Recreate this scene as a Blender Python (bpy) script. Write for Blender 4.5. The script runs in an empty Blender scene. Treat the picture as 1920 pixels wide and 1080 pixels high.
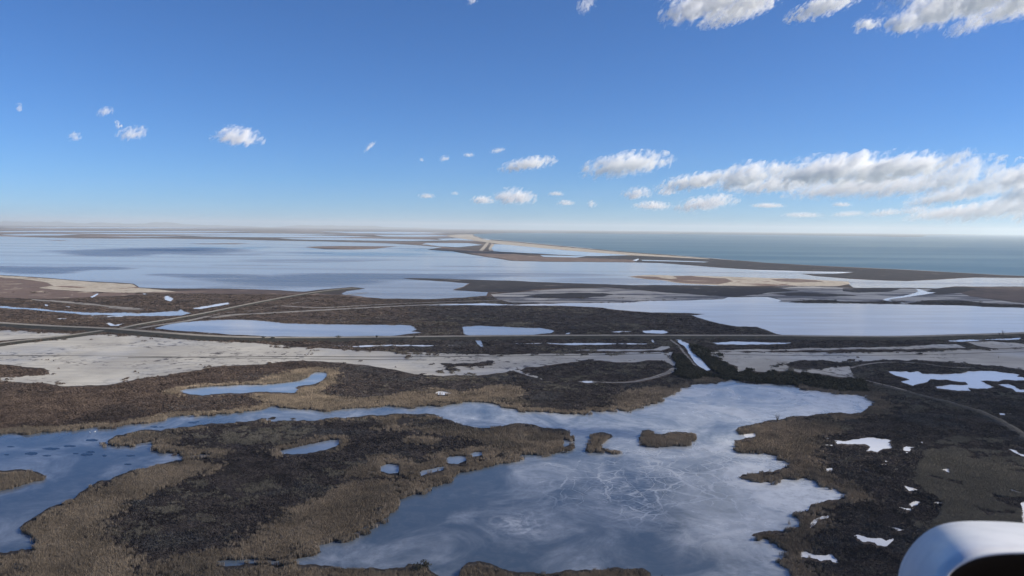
import bpy, bmesh, math, random
import numpy as np
from mathutils import Vector, Matrix, noise
from mathutils.geometry import delaunay_2d_cdt

random.seed(7)
RNG = np.random.default_rng(7)
scene = bpy.context.scene
COL = scene.collection

# ------------------------------------------------------------------ camera, world, sun, exposure
CAM_H = 120.0
F_PX = 1500.0                       # focal length in pixels of a 1920 wide picture
PITCH = math.atan2(540 - 427.4, F_PX)
ROLL = math.radians(0.576)
SUN_EL = math.radians(26.0)
SUN_AZ = math.radians(91.0)         # clockwise from +Y (the view direction)

r0, u0 = Vector((1, 0, 0)), Vector((0, math.sin(PITCH), math.cos(PITCH)))
FWD = Vector((0, math.cos(PITCH), -math.sin(PITCH)))
RIGHT = math.cos(ROLL) * r0 + math.sin(ROLL) * u0
UP = -math.sin(ROLL) * r0 + math.cos(ROLL) * u0
CAM = Vector((0, 0, CAM_H))
cam_data = bpy.data.cameras.new("camera")
cam_data.sensor_width = 36.0
cam_data.lens = 36.0 * F_PX / 1920.0
cam_data.clip_start = 0.05
cam_data.clip_end = 300000.0
cam_data.dof.use_dof = True
cam_data.dof.focus_distance = 600.0
cam_data.dof.aperture_fstop = 5.0
cam = bpy.data.objects.new("camera", cam_data)
COL.objects.link(cam)
cam.matrix_world = Matrix(((RIGHT.x, UP.x, -FWD.x, CAM.x), (RIGHT.y, UP.y, -FWD.y, CAM.y),
                           (RIGHT.z, UP.z, -FWD.z, CAM.z), (0, 0, 0, 1)))
scene.camera = cam

world = bpy.data.worlds.new("World")
scene.world = world
world.use_nodes = True
wn = world.node_tree
wn.nodes.clear()
w_out = wn.nodes.new("ShaderNodeOutputWorld")
w_bg = wn.nodes.new("ShaderNodeBackground")
w_sky = wn.nodes.new("ShaderNodeTexSky")
w_sky.sky_type = 'NISHITA'
w_sky.sun_disc = False
w_sky.sun_elevation = SUN_EL
w_sky.sun_rotation = SUN_AZ
w_sky.altitude = 100
w_sky.air_density = 0.7
w_sky.dust_density = 0.2
w_sky.ozone_density = 8.0
w_bg.inputs["Strength"].default_value = 0.068
w_tint = wn.nodes.new("ShaderNodeVectorMath")          # white balance of the whole sky
w_tint.operation = 'MULTIPLY'
w_tint.inputs[1].default_value = (0.87, 1.04, 1.18)
wn.links.new(w_sky.outputs[0], w_tint.inputs[0])
wn.links.new(w_tint.outputs[0], w_bg.inputs[0])
wn.links.new(w_bg.outputs[0], w_out.inputs[0])

SUN_DIR = Vector((math.sin(SUN_AZ) * math.cos(SUN_EL), math.cos(SUN_AZ) * math.cos(SUN_EL), math.sin(SUN_EL)))
sun_data = bpy.data.lights.new("sun", 'SUN')
sun_data.energy = 5.0
sun_data.angle = math.radians(0.5)
sun_data.color = (1.0, 0.91, 0.76)
sun = bpy.data.objects.new("sun", sun_data)
COL.objects.link(sun)
sun.rotation_euler = SUN_DIR.to_track_quat('Z', 'Y').to_euler()
sun.location = (0, 0, 400)

scene.view_settings.view_transform = 'Standard'
scene.view_settings.look = 'None'
scene.view_settings.exposure = 0.72
scene.view_settings.gamma = 1.0
scene.view_settings.use_curve_mapping = False
scene.render.engine = 'CYCLES'
cy = scene.cycles
cy.use_denoising = True
cy.use_adaptive_sampling = True
cy.adaptive_threshold = 0.015
cy.max_bounces = 15
cy.diffuse_bounces = 2
cy.glossy_bounces = 2
cy.volume_bounces = 14
cy.transparent_max_bounces = 8
cy.volume_step_rate = 0.16
cy.volume_max_steps = 256
cy.caustics_reflective = False
cy.caustics_refractive = False


# ------------------------------------------------------------------ helpers
def horizon_v(u):
    return 420.7 + 19.3 * u / 1920.0


def ray(u, v):
    return RIGHT * ((u - 960.0) / F_PX) - UP * ((v - 540.0) / F_PX) + FWD


def ground(u, v, z=0.0):
    """the point of the ground plane at a picture position of the photograph (1920x1080)"""
    d = ray(u, v)
    t = (z - CAM_H) / min(d.z, -0.0020)
    return (CAM.x + d.x * t, CAM.y + d.y * t)


def pts(s):
    return [tuple(float(c) for c in p.split(',')) for p in s.split()]


def roughen(poly, amp=0.13, seed=0, minlen=2.2, closed=True):
    """midpoint displacement of a shoreline, so that it wanders at every size"""
    rnd = random.Random(seed)
    out = []
    n = len(poly)
    for i in range(n if closed else n - 1):
        a, b = poly[i], poly[(i + 1) % n]
        seg = [a, b]
        while True:
            L = max(math.hypot(seg[j + 1][0] - seg[j][0], (seg[j + 1][1] - seg[j][1]) * 1.5) for j in range(len(seg) - 1))
            if L < minlen or len(seg) > 700:
                break
            ns = [seg[0]]
            for j in range(len(seg) - 1):
                p, q = seg[j], seg[j + 1]
                l = math.hypot(q[0] - p[0], q[1] - p[1])
                if min(p[0], q[0]) > 2000 or max(p[0], q[0]) < -80 or min(p[1], q[1]) > 1130:
                    l = 0
                mx, my = (p[0] + q[0]) / 2, (p[1] + q[1]) / 2
                s = max(0.02, (my - horizon_v(mx)) / F_PX)
                k = min(l, 40)
                ns.append((mx + rnd.uniform(-1, 1) * amp * k, my + rnd.uniform(-1, 1) * amp * k * min(1, s * 2.2)))
                ns.append(q)
            seg = ns
        out += seg[:-1]
    if not closed:
        out.append(poly[-1])
    return out


def tag(o, label=None, cat=None, group=None, kind=None):
    if label: o['label'] = label
    if cat: o['category'] = cat
    if group: o['group'] = group
    if kind: o['kind'] = kind
    return o


def link(name, me, m=None, parent=None):
    o = bpy.data.objects.new(name, me)
    COL.objects.link(o)
    if m is not None and me is not None:
        me.materials.append(m)
    if parent is not None:
        o.parent = parent
    return o


def mesh_from(name, verts, faces, smooth=False):
    me = bpy.data.meshes.new(name)
    me.from_pydata([tuple(v) for v in verts], [], [tuple(f) for f in faces])
    if smooth:
        me.polygons.foreach_set('use_smooth', [True] * len(me.polygons))
    me.update()
    return me


def inside(poly, X, Y):
    """even-odd test of many points"""
    res = np.zeros(X.shape, bool)
    px = np.array([p[0] for p in poly]); py = np.array([p[1] for p in poly])
    qx = np.roll(px, -1); qy = np.roll(py, -1)
    for x1, y1, x2, y2 in zip(px, py, qx, qy):
        if y1 == y2: continue
        c = (y1 > Y) != (y2 > Y)
        res ^= c & (X < (x2 - x1) * (Y - y1) / (y2 - y1) + x1)
    return res


def sheet(name, world_poly, z, m, label, cat, kind='structure', group=None, inner=None):
    vs = [Vector(p) for p in world_poly]
    n = len(vs)
    if inner is not None:
        vs += [Vector(p) for p in inner]
    V, E, Fc, _, _, _ = delaunay_2d_cdt(vs, [], [list(range(n))], 1, 1e-4)
    me = mesh_from(name, [(v.x, v.y, z) for v in V], Fc)
    for p in me.polygons:
        if p.normal.z < 0:
            p.flip()
    o = link(name, me, m)
    return tag(o, label, cat, group, kind)


def to_ground(poly):
    return [ground(u, v) for u, v in poly]


REG = {}


def area(key, name, s, z, m, label, cat, kind='structure', group=None, amp=0.13, seed=None, minlen=2.2):
    poly = roughen(pts(s), amp, seed if seed is not None else len(REG) * 13 + 5, minlen)
    w = to_ground(poly)
    REG[key] = w
    return sheet(name, w, z, m, label, cat, kind, group)


def strip_mesh(name, line, widths, z):
    """a flat ribbon along a world polyline"""
    L, R = [], []
    n = len(line)
    for i in range(n):
        a = Vector(line[max(0, i - 1)]); b = Vector(line[min(n - 1, i + 1)])
        t = (b - a).normalized(); nn = Vector((-t.y, t.x))
        w = widths[i] if hasattr(widths, '__len__') else widths
        p = Vector(line[i])
        L.append(p + nn * w / 2); R.append(p - nn * w / 2)
    verts = [(p.x, p.y, z) for p in L] + [(p.x, p.y, z) for p in R]
    faces = [(i, i + n, i + n + 1, i + 1) for i in range(n - 1)]
    return mesh_from(name, verts, faces)


# ------------------------------------------------------------------ materials
class NT:
    def __init__(self, name):
        self.m = bpy.data.materials.new(name)
        self.m.use_nodes = True
        self.t = self.m.node_tree
        self.t.nodes.clear()
        self.out = self.n('OutputMaterial')

    def n(self, kind, **kw):
        nd = self.t.nodes.new('ShaderNode' + kind)
        for k, v in kw.items():
            setattr(nd, k, v)
        return nd

    def l(self, a, b):
        self.t.links.new(a, b)

    def val(self, sock, v):
        if hasattr(v, 'links'):
            self.l(v, sock)
        else:
            sock.default_value = v

    def math(self, op, a, b=0.0, c=None, clamp=False):
        nd = self.n('Math', operation=op, use_clamp=clamp)
        self.val(nd.inputs[0], a); self.val(nd.inputs[1], b)
        if c is not None: self.val(nd.inputs[2], c)
        return nd.outputs[0]

    def ramp(self, x, a, b, lo=0.0, hi=1.0):
        nd = self.n('MapRange', interpolation_type='SMOOTHSTEP')
        self.val(nd.inputs[0], x); self.val(nd.inputs[1], a); self.val(nd.inputs[2], b)
        self.val(nd.inputs[3], lo); self.val(nd.inputs[4], hi)
        return nd.outputs[0]

    def mix(self, f, a, b):
        nd = self.n('Mix', data_type='RGBA')
        self.val(nd.inputs[0], f); self.val(nd.inputs[6], a); self.val(nd.inputs[7], b)
        return nd.outputs[2]

    def pos(self, sx=1.0, sy=1.0, sz=1.0, rot=0.0):
        g = self.n('NewGeometry')
        mp = self.n('Mapping')
        self.l(g.outputs['Position'], mp.inputs[0])
        mp.inputs['Scale'].default_value = (sx, sy, sz)
        mp.inputs['Rotation'].default_value = (0, 0, rot)
        return mp.outputs[0]

    def noise(self, vec, scale, detail=4.0, rough=0.55, dist=0.0):
        nd = self.n('TexNoise')
        self.l(vec, nd.inputs['Vector'])
        nd.inputs['Scale'].default_value = scale
        nd.inputs['Detail'].default_value = detail
        nd.inputs['Roughness'].default_value = rough
        nd.inputs['Distortion'].default_value = dist
        return nd.outputs[0]

    def bsdf(self, color, rough=0.8, spec=0.3, ior=None, normal=None):
        b = self.n('BsdfPrincipled')
        self.val(b.inputs['Base Color'], color)
        self.val(b.inputs['Roughness'], rough)
        self.val(b.inputs['Specular IOR Level'], spec)
        if ior: b.inputs['IOR'].default_value = ior
        if normal is not None: self.l(normal, b.inputs['Normal'])
        self.l(b.outputs[0], self.out.inputs[0])
        return b

    def bump(self, h, strength=0.3, dist=1.0):
        b = self.n('Bump')
        b.inputs['Strength'].default_value = strength
        b.inputs['Distance'].default_value = dist
        self.l(h, b.inputs['Height'])
        return b.outputs[0]


def C(r, g, b):
    return (r, g, b, 1.0)


def mat_marsh():
    t = NT('marsh')
    P = t.pos()
    big = t.noise(P, 1 / 900, 3)
    mid = t.noise(P, 1 / 90, 5, 0.6)
    fine = t.noise(P, 1 / 7, 6, 0.7)
    a = t.mix(t.ramp(mid, .35, .65), C(.030, .026, .028), C(.058, .046, .043))
    a = t.mix(t.ramp(big, .5, .62), a, C(.11, .075, .060))
    a = t.mix(t.math('MULTIPLY', t.ramp(fine, .35, .7), .6), a, C(.075, .062, .055))
    # bare salty mud between the plants
    bare = t.noise(t.pos(1, 1, 1), 1 / 120, 8, 0.68, 0.4)
    a = t.mix(t.ramp(bare, .60, .64, 0, .8), a, C(.24, .22, .20))
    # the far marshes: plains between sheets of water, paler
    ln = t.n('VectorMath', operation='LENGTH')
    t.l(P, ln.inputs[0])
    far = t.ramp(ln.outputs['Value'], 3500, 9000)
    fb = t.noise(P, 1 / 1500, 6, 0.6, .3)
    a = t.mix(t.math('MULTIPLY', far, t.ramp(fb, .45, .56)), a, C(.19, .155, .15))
    t.bsdf(a, .95, .1, normal=t.bump(fine, .6, .5))
    return t.m


def mat_simple(name, c1, c2, s1, s2, rough=.9, spec=.2, bump=.2, c3=None, th=.62, s3=1 / 25):
    t = NT(name)
    P = t.pos()
    a = t.mix(t.ramp(t.noise(P, s1, 6, .65, .3), .38, .62), C(*c1), C(*c2))
    g = t.noise(P, s1 * 4.3, 7, .72)
    a = t.mix(t.math('MULTIPLY', t.ramp(g, .44, .60), .6), a, C(*[c * 1.55 for c in c2]))
    f = t.noise(P, s2, 6, .7)
    a = t.mix(t.math('MULTIPLY', t.ramp(f, .4, .75), .5), a, C(*[c * .45 for c in c1]))
    if c3:
        n3 = t.noise(P, s3, 9, .7, .6)
        a = t.mix(t.ramp(n3, th, th + .04), a, C(*c3))
    t.bsdf(a, rough, spec, normal=t.bump(f, bump, .3))
    return t.m


def mat_mud():
    t = NT('mud')
    P = t.pos()
    a = t.mix(t.ramp(t.noise(P, 1 / 70, 6, .6, .6), .35, .65), C(.31, .297, .27), C(.445, .425, .375))
    st = t.noise(t.pos(1 / 160, 1 / 12, 1, .04), 1.0, 6, .6)
    a = t.mix(t.ramp(st, .50, .66, 0, .45), a, C(.23, .22, .205))
    sl = t.noise(t.pos(1 / 30, 1 / 5, 1, .1), 1.0, 7, .65)
    a = t.mix(t.ramp(sl, .54, .62, 0, .35), a, C(.26, .25, .23))
    sp = t.noise(P, 1 / 9, 8, .72)
    zone = t.ramp(t.noise(P, 1 / 110, 3), .48, .6)
    a = t.mix(t.math('MULTIPLY', t.ramp(sp, .535, .58), zone), a, C(.06, .052, .05))
    ln = t.n('VectorMath', operation='LENGTH')
    wet = t.ramp(t.noise(P, 1 / 140, 4), .42, .6)
    t.bsdf(a, t.math('MULTIPLY_ADD', wet, -.35, .8), .45, normal=t.bump(sp, .25, .2))
    return t.m


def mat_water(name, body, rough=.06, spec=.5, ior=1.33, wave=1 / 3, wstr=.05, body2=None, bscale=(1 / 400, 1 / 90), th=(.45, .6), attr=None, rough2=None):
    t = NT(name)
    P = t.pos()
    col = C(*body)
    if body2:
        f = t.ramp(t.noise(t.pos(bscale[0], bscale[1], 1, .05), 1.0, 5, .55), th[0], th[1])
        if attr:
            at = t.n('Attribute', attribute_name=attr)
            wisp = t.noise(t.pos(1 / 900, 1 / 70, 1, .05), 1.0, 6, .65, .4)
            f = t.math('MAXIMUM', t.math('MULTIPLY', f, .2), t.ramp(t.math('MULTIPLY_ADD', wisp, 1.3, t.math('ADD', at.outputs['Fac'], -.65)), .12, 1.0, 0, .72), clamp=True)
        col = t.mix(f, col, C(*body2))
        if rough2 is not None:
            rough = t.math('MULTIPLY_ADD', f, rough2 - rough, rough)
    w = t.noise(P, wave, 4, .6)
    t.bsdf(col, rough, spec, ior=ior, normal=t.bump(w, wstr, 1.0))
    return t.m


def mat_ice():
    """thin lake ice: dark clear ice, milky frosted ice, painted cloud reflections and a net of white cracks"""
    t = NT('pond_ice')
    P = t.pos()
    at = t.n('Attribute', attribute_name='frost')  # frosted ice, and the painted cloud reflections at the lower right
    fr = at.outputs['Fac']
    n1 = t.noise(t.pos(1, .8, 1), 1 / 38, 8, .64, .8)
    n2 = t.noise(P, 1 / 7, 6, .7, .5)
    f = t.math('ADD', t.math('MULTIPLY_ADD', n1, 1.7, -.80), fr)
    frost = t.ramp(f, .12, .95)  # frosted ice and painted cloud reflections together
    col = t.mix(frost, C(.085, .118, .155), C(.55, .575, .60))
    n3 = t.noise(P, 1 / 1.8, 5, .7)
    col = t.mix(t.math('MULTIPLY', t.math('MULTIPLY_ADD', t.ramp(n3, .42, .62), .6, .4), t.ramp(n2, .42, .62), None), col, t.mix(frost, C(.12, .148, .18), C(.34, .36, .38)))
    # the net
    net = t.n('Attribute', attribute_name='net').outputs['Fac']
    wv = t.n('TexNoise'); t.l(P, wv.inputs['Vector']); wv.inputs['Scale'].default_value = 1 / 9; wv.inputs['Detail'].default_value = 4
    ad = t.n('VectorMath', operation='MULTIPLY_ADD')
    t.l(wv.outputs['Color'], ad.inputs[0]); ad.inputs[1].default_value = (7, 7, 0); t.l(P, ad.inputs[2])
    tot = None
    for sc, w0, w1, k in ((1 / 27, .004, .030, 1.0), (1 / 12, .006, .045, .8), (1 / 4, .01, .10, .4)):
        v = t.n('TexVoronoi', feature='DISTANCE_TO_EDGE')
        t.l(ad.outputs[0], v.inputs['Vector']); v.inputs['Scale'].default_value = sc
        e = t.math('MULTIPLY', t.ramp(v.outputs['Distance'], w0, w1, 1, 0), k)
        tot = e if tot is None else t.math('MAXIMUM', tot, e)
    br = t.ramp(t.noise(P, 1 / 22, 5, .6), .36, .58)
    crack = t.math('MULTIPLY', t.math('MULTIPLY', tot, br), net, clamp=True)
    col = t.mix(t.math('MULTIPLY', crack, .68), col, C(.62, .645, .67))
    # frozen drifts and bright flecks, and cloud reflections painted as pale colour
    fl = t.n('Attribute', attribute_name='drift_reflect').outputs['Fac']
    dr = t.math('MULTIPLY', t.ramp(t.noise(P, 1 / 11, 8, .7, 1.2), .44, .66), fl, clamp=True)
    col = t.mix(dr, col, C(.62, .63, .63))
    rough = t.math('ADD', t.math('MULTIPLY_ADD', frost, .22, .10), t.math('MULTIPLY', crack, .3))
    t.bsdf(col, rough, .5, ior=1.38, normal=t.bump(n2, .03, .5))
    return t.m


def mat_plant(name, c1, c2, c3=None, s=1 / 26):
    t = NT(name)
    P = t.pos()
    oi = t.n('ObjectInfo')
    a = t.mix(t.ramp(t.noise(P, s, 5, .6), .36, .64), C(*c1), C(*c2))
    if c3:
        a = t.mix(t.ramp(t.noise(P, s * .37, 4, .6), .52, .66), a, C(*c3))
    hs = t.n('HueSaturation')
    t.l(a, hs.inputs['Color'])
    t.l(t.math('MULTIPLY_ADD', oi.outputs['Random'], .5, .75), hs.inputs['Value'])
    t.bsdf(hs.outputs[0], .85, .15)
    return t.m


def mat_volume(name, k, color=(1, 1, 1), aniso=0.0):
    t = NT(name)
    v = t.n('VolumePrincipled')
    v.inputs['Color'].default_value = C(*color)
    v.inputs['Density'].default_value = k
    v.inputs['Anisotropy'].default_value = aniso
    t.l(v.outputs[0], t.out.inputs['Volume'])
    return t.m


def mat_cloud():
    t = NT('cloud')
    tc = t.n('TexCoord')
    oi = t.n('ObjectInfo')
    sep = t.n('SeparateXYZ')
    t.l(tc.outputs['Object'], sep.inputs[0])
    # radius, with a flatter underside
    zneg = t.math('MINIMUM', sep.outputs[2], 0.0)
    z2 = t.math('MULTIPLY_ADD', zneg, .55, sep.outputs[2])
    cmb = t.n('CombineXYZ')
    t.l(sep.outputs[0], cmb.inputs[0]); t.l(sep.outputs[1], cmb.inputs[1]); t.l(z2, cmb.inputs[2])
    ln = t.n('VectorMath', operation='LENGTH'); t.l(cmb.outputs[0], ln.inputs[0])
    sc = t.n('SeparateColor'); t.l(oi.outputs['Color'], sc.inputs[0])
    stretch = t.math('MULTIPLY', sc.outputs[2], 10.0)
    cs = t.n('CombineXYZ')
    t.l(t.math('MULTIPLY_ADD', sep.outputs[2], -.6, t.math('MULTIPLY', sep.outputs[0], stretch)), cs.inputs[0])
    t.l(t.math('MULTIPLY', sep.outputs[1], t.math('MULTIPLY', stretch, .7)), cs.inputs[1])
    t.l(sep.outputs[2], cs.inputs[2])
    off = t.n('VectorMath', operation='ADD')
    t.l(cs.outputs[0], off.inputs[0])
    rnd = t.math('MULTIPLY', oi.outputs['Random'], 90.0)
    cr = t.n('CombineXYZ'); t.l(rnd, cr.inputs[0]); t.l(rnd, cr.inputs[1]); t.l(rnd, cr.inputs[2])
    t.l(cr.outputs[0], off.inputs[1])
    nz = t.n('TexNoise')
    t.l(off.outputs[0], nz.inputs['Vector'])
    nz.inputs['Scale'].default_value = 1.9
    nz.inputs['Detail'].default_value = 8
    nz.inputs['Roughness'].default_value = .66
    nz.inputs['Distortion'].default_value = .35
    d = t.math('MULTIPLY_ADD', t.math('SUBTRACT', nz.outputs[0], .5), sc.outputs[1], t.math('SUBTRACT', .62, ln.outputs['Value']))
    d = t.ramp(d, 0.0, .42)
    v = t.n('VolumePrincipled')
    v.inputs['Color'].default_value = C(1, 1, 1)
    v.inputs['Anisotropy'].default_value = .0
    t.l(t.math('MULTIPLY', d, sc.outputs[0]), v.inputs['Density'])
    t.l(v.outputs[0], t.out.inputs['Volume'])
    return t.m


def mat_paint():
    t = NT('white_gelcoat')
    P = t.pos()
    a = t.mix(t.ramp(t.noise(P, 14, 5, .6), .4, .7), C(.68, .69, .71), C(.60, .61, .63))
    t.bsdf(a, t.ramp(t.noise(P, 9, 5, .6), .3, .7, .30, .46), .5)
    return t.m


def mat_mud_far():
    t = NT('mud_with_scrub')
    P = t.pos()
    a = t.mix(t.ramp(t.noise(P, 1 / 90, 6, .6, .6), .35, .65), C(.30, .285, .26), C(.42, .40, .36))
    st = t.noise(t.pos(1 / 170, 1 / 34, 1, .06), 1.0, 8, .68, .4)
    a = t.mix(t.ramp(st, .485, .54, 0, .92), a, C(.045, .040, .042))
    t.bsdf(a, .6, .35)
    return t.m


M = dict(mudfar=mat_mud_far(),

    marsh=mat_marsh(), mud=mat_mud(),
    sand=mat_simple('sand', (.31, .275, .225), (.38, .34, .28), 1 / 60, 1 / 4, c3=(.16, .11, .085), th=.57, s3=1 / 120),
    heath=mat_simple('heath', (.055, .043, .042), (.085, .062, .055), 1 / 120, 1 / 6, c3=(.15, .11, .09), th=.55, s3=1 / 220),
    redheath=mat_simple('red_heath', (.15, .105, .085), (.11, .078, .066), 1 / 120, 1 / 6, c3=(.32, .27, .215), th=.58, s3=1 / 60),
    dark=mat_simple('dark_marsh', (.017, .016, .019), (.028, .025, .027), 1 / 60, 1 / 5, c3=(.12, .11, .105), th=.60, s3=1 / 60),
    bed=mat_simple('bog_soil', (.028, .024, .022), (.045, .037, .032), 1 / 20, 1 / 3),
    road=mat_simple('gravel_road', (.25, .23, .195), (.20, .185, .16), 1 / 30, 1 / 2),
    track=mat_simple('mud_track', (.23, .215, .195), (.17, .16, .15), 1 / 30, 1 / 2, c3=(.07, .06, .055), th=.56, s3=1 / 14),
    bank=mat_simple('dike_grass', (.022, .023, .019), (.036, .034, .027), 1 / 14, 1 / 2, c3=(.07, .06, .045), th=.58, s3=1 / 18),
    sea=mat_water('sea', (.05, .115, .14), .38, 0.5, 1.33, 1 / 14, .5, (.125, .195, .205), (1 / 2600, 1 / 500), (.46, .66)),
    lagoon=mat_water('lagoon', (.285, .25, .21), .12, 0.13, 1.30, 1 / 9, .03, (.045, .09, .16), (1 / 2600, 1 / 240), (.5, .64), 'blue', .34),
    pond=mat_water('pond', (.33, .335, .335), .13, 0.34, 1.36, 1 / 4, .02, (.40, .40, .39), (1 / 160, 1 / 34), (.4, .65)),
    palepond=mat_water('pale_pond', (.62, .565, .49), .16, .22, 1.36, 1 / 4, .02, (.70, .645, .57), (1 / 160, 1 / 34), (.4, .65)),
    bright=mat_water('bright_pond', (.72, .72, .71), .16, 0.4, 1.45, 1 / 4, .02, (.68, .69, .69), (1 / 14, 1 / 9), (.4, .65)),
    stream=mat_water('stream', (.18, .235, .30), .10, 0.5, 1.38, 1 / 5, .02, (.27, .31, .36), (1 / 34, 1 / 22), (.42, .66)),
    ice=mat_ice(),
    reed=mat_plant('reed', (.20, .163, .124), (.32, .26, .195), (.155, .134, .110)),
    pale_patch=mat_plant('pale_tuft', (.17, .155, .125), (.22, .20, .16)),
    scrub=mat_plant('saltmarsh_scrub', (.052, .046, .048), (.105, .090, .086), (.092, .090, .092), 1 / 15),
    shrub=mat_plant('tamarisk', (.035, .038, .030), (.060, .058, .044)),
    hill=mat_simple('hill_rock', (.10, .11, .10), (.16, .16, .15), 1 / 1500, 1 / 150),
    haze=mat_volume('haze', 3.0e-5, (.88, .965, 1.0), 0.25),
    cloud=mat_cloud(),
    bigcloud=mat_volume('added_thick_cloud', .0029, (.98, .985, .995), .3),
    paint=mat_paint(),
    black=mat_simple('black_lining', (.008, .008, .009), (.012, .012, .013), 8, 30, .7, .2),
    foam=mat_simple('foam', (.62, .63, .62), (.75, .76, .75), 1 / 40, 1 / 6),
    bird=mat_simple('white_feathers', (.8, .8, .78), (.72, .72, .70), 9, 30),
    bill=mat_simple('orange_bill', (.55, .22, .04), (.5, .2, .04), 9, 30),
)

# ------------------------------------------------------------------ the ground, out to the horizon
R_MAX = 60000.0


def polar(name, rings, seg, z=0.0):
    verts, faces = [(0, 0, z)], []
    for r in rings:
        for k in range(seg):
            a = 2 * math.pi * k / seg
            verts.append((r * math.cos(a), r * math.sin(a), z))
    for k in range(seg):
        faces.append((0, 1 + k, 1 + (k + 1) % seg))
    for j in range(len(rings) - 1):
        for k in range(seg):
            a, b = 1 + j * seg + k, 1 + j * seg + (k + 1) % seg
            faces.append((a, a + seg, b + seg, b))
    return mesh_from(name, verts, faces)


gm = polar('ground', list(np.geomspace(20, R_MAX, 46)), 128)
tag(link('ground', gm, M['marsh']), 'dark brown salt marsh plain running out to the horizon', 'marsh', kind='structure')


def ridge(prof, dist, seed, label):
    """a mountain range: profile of picture height (pixels over the horizon) along the picture"""
    rnd = random.Random(seed)
    us = np.linspace(prof[0][0], prof[-1][0], 110)
    hs = np.interp(us, [p[0] for p in prof], [p[1] for p in prof])
    rows = [(-2600, 0), (-1700, .32), (-900, .68), (-300, .93), (0, 1), (700, .8), (1800, .35), (2600, 0)]
    verts, faces = [], []
    for dd, k in rows:
        for i, (u, h) in enumerate(zip(us, hs)):
            ang = math.atan2(u - 960, F_PX)
            d = (dist + dd) / math.cos(ang) * 1.0
            nz = noise.fractal(Vector((u * .03, dd * .002, seed)), 1.0, 2.0, 5)
            z = .5 * h * dist / F_PX * k * (1 + .35 * nz) if k > 0 else -2
            verts.append((math.sin(ang) * d, math.cos(ang) * d, max(z, -2)))
    n = len(us)
    for j in range(len(rows) - 1):
        for i in range(n - 1):
            faces.append((j * n + i, j * n + i + 1, (j + 1) * n + i + 1, (j + 1) * n + i))
    tag(link('hills', mesh_from('hills', verts, faces), M['hill']), label, 'hills', kind='structure')


ridge([(-150, 5), (-60, 11), (40, 13), (110, 13), (160, 10), (190, 12), (230, 9), (262, 10), (285, 14), (310, 17), (330, 13), (360, 9), (420, 6), (480, 3), (520, 0)], 47000, 3,
      'faint blue hills on the horizon with one small peak, at the far left')
ridge([(500, 0), (545, 6), (570, 11), (600, 9), (660, 9), (700, 10), (730, 6), (790, 4), (850, 0)], 50000, 9,
      'faint low blue hills on the horizon left of the sea')

# ------------------------------------------------------------------ the sea and the lagoons
FAR = "1745,440 1850,440.2 2100,442.2 3200,452"
area('sea', 'sea', "889,438.6 960,436.6 1100,437.6 1300,439.2 1440,440.4 1560,441.9 1650,443.2 1690,444.2 1728,444 1740,441.2 " + FAR[9:] +
     " 3200,640 2300,541 2050,525 1920,517.6 1880,516 1800,511.5 1680,505 1560,499.5 1440,493 1380,488 1320,483 1260,478 1200,474 1150,470 1085,464 1010,457 960,452 925,449.5 905,446.5 892,443 887,440.5",
     .12, M['sea'], 'open blue green sea right of the beach, reaching the horizon', 'sea', amp=.03)
LAG = ("-900,436 -300,441.5 0,443.2 90,445.6 200,446.3 330,447.6 420,448.6 480,450.3 620,453 700,455.5 740,457.2 790,460.5 830,464 800,468.2 850,471.5 900,480 960,489.3 1040,491 1100,491.3 1190,492.2 1240,493.5 1300,498 1360,502.5 "
       "1440,508 1500,509.8 1590,511.6 1560,514 1500,513.5 1530,518 1580,522 1640,525.3 1700,527.3 1760,524.5 1800,521.8 1830,520.4 1920,521 2300,529 3000,548 3000,590 2300,556 1920,537.5 1790,537 1755,541 1700,539.5 1600,539.5 1590,532 1560,536 1500,536.5 1340,536 1240,534.6 1180,535 "
       "1060,531 960,526.6 860,524 790,522.2 755,522 780,524.8 840,528.3 880,531.5 868,538 848,544 915,548 912,554.5 870,558 800,561 720,560 660,556 640,551 650,546 685,541 660,538 620,541.5 570,547 480,542.5 400,541 310,541 262,539 "
       "250,532 160,527 60,519 0,515.5 -300,505 -900,492")
lg = roughen(pts(LAG), .06, 77, 3.0)
lw = to_ground(lg)
REG['lagoon'] = lw
_in = []
for v in np.concatenate([np.arange(444, 470, 1.3), np.arange(470, 562, 2.2)]):
    for u in np.arange(-40, 1700, 16):
        _in.append((u + random.uniform(-4, 4), v + random.uniform(-.3, .3)))
_w = np.array(to_ground(_in))
_k = inside(lw, _w[:, 0], _w[:, 1])
lag = sheet('lagoon', lw, .10, M['lagoon'], 'wide shallow lagoon with blue streaks on pale muddy water', 'lagoon', inner=[tuple(p) for p in _w[_k]])
# long streaks with a bluer body colour and a rougher surface
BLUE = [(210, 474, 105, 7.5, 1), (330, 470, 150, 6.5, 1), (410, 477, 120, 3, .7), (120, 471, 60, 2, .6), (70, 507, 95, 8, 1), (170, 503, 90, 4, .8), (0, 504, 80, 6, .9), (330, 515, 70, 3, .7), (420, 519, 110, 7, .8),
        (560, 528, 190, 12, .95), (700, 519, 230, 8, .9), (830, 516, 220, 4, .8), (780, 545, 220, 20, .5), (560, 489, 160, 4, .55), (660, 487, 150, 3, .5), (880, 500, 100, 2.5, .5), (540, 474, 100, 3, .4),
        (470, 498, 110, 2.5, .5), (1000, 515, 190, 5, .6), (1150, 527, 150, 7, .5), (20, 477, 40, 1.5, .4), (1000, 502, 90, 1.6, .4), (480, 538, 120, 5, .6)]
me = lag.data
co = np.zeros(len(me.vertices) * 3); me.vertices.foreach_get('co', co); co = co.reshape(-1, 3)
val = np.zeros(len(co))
rel = co - np.array([0, 0, CAM_H])
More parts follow.
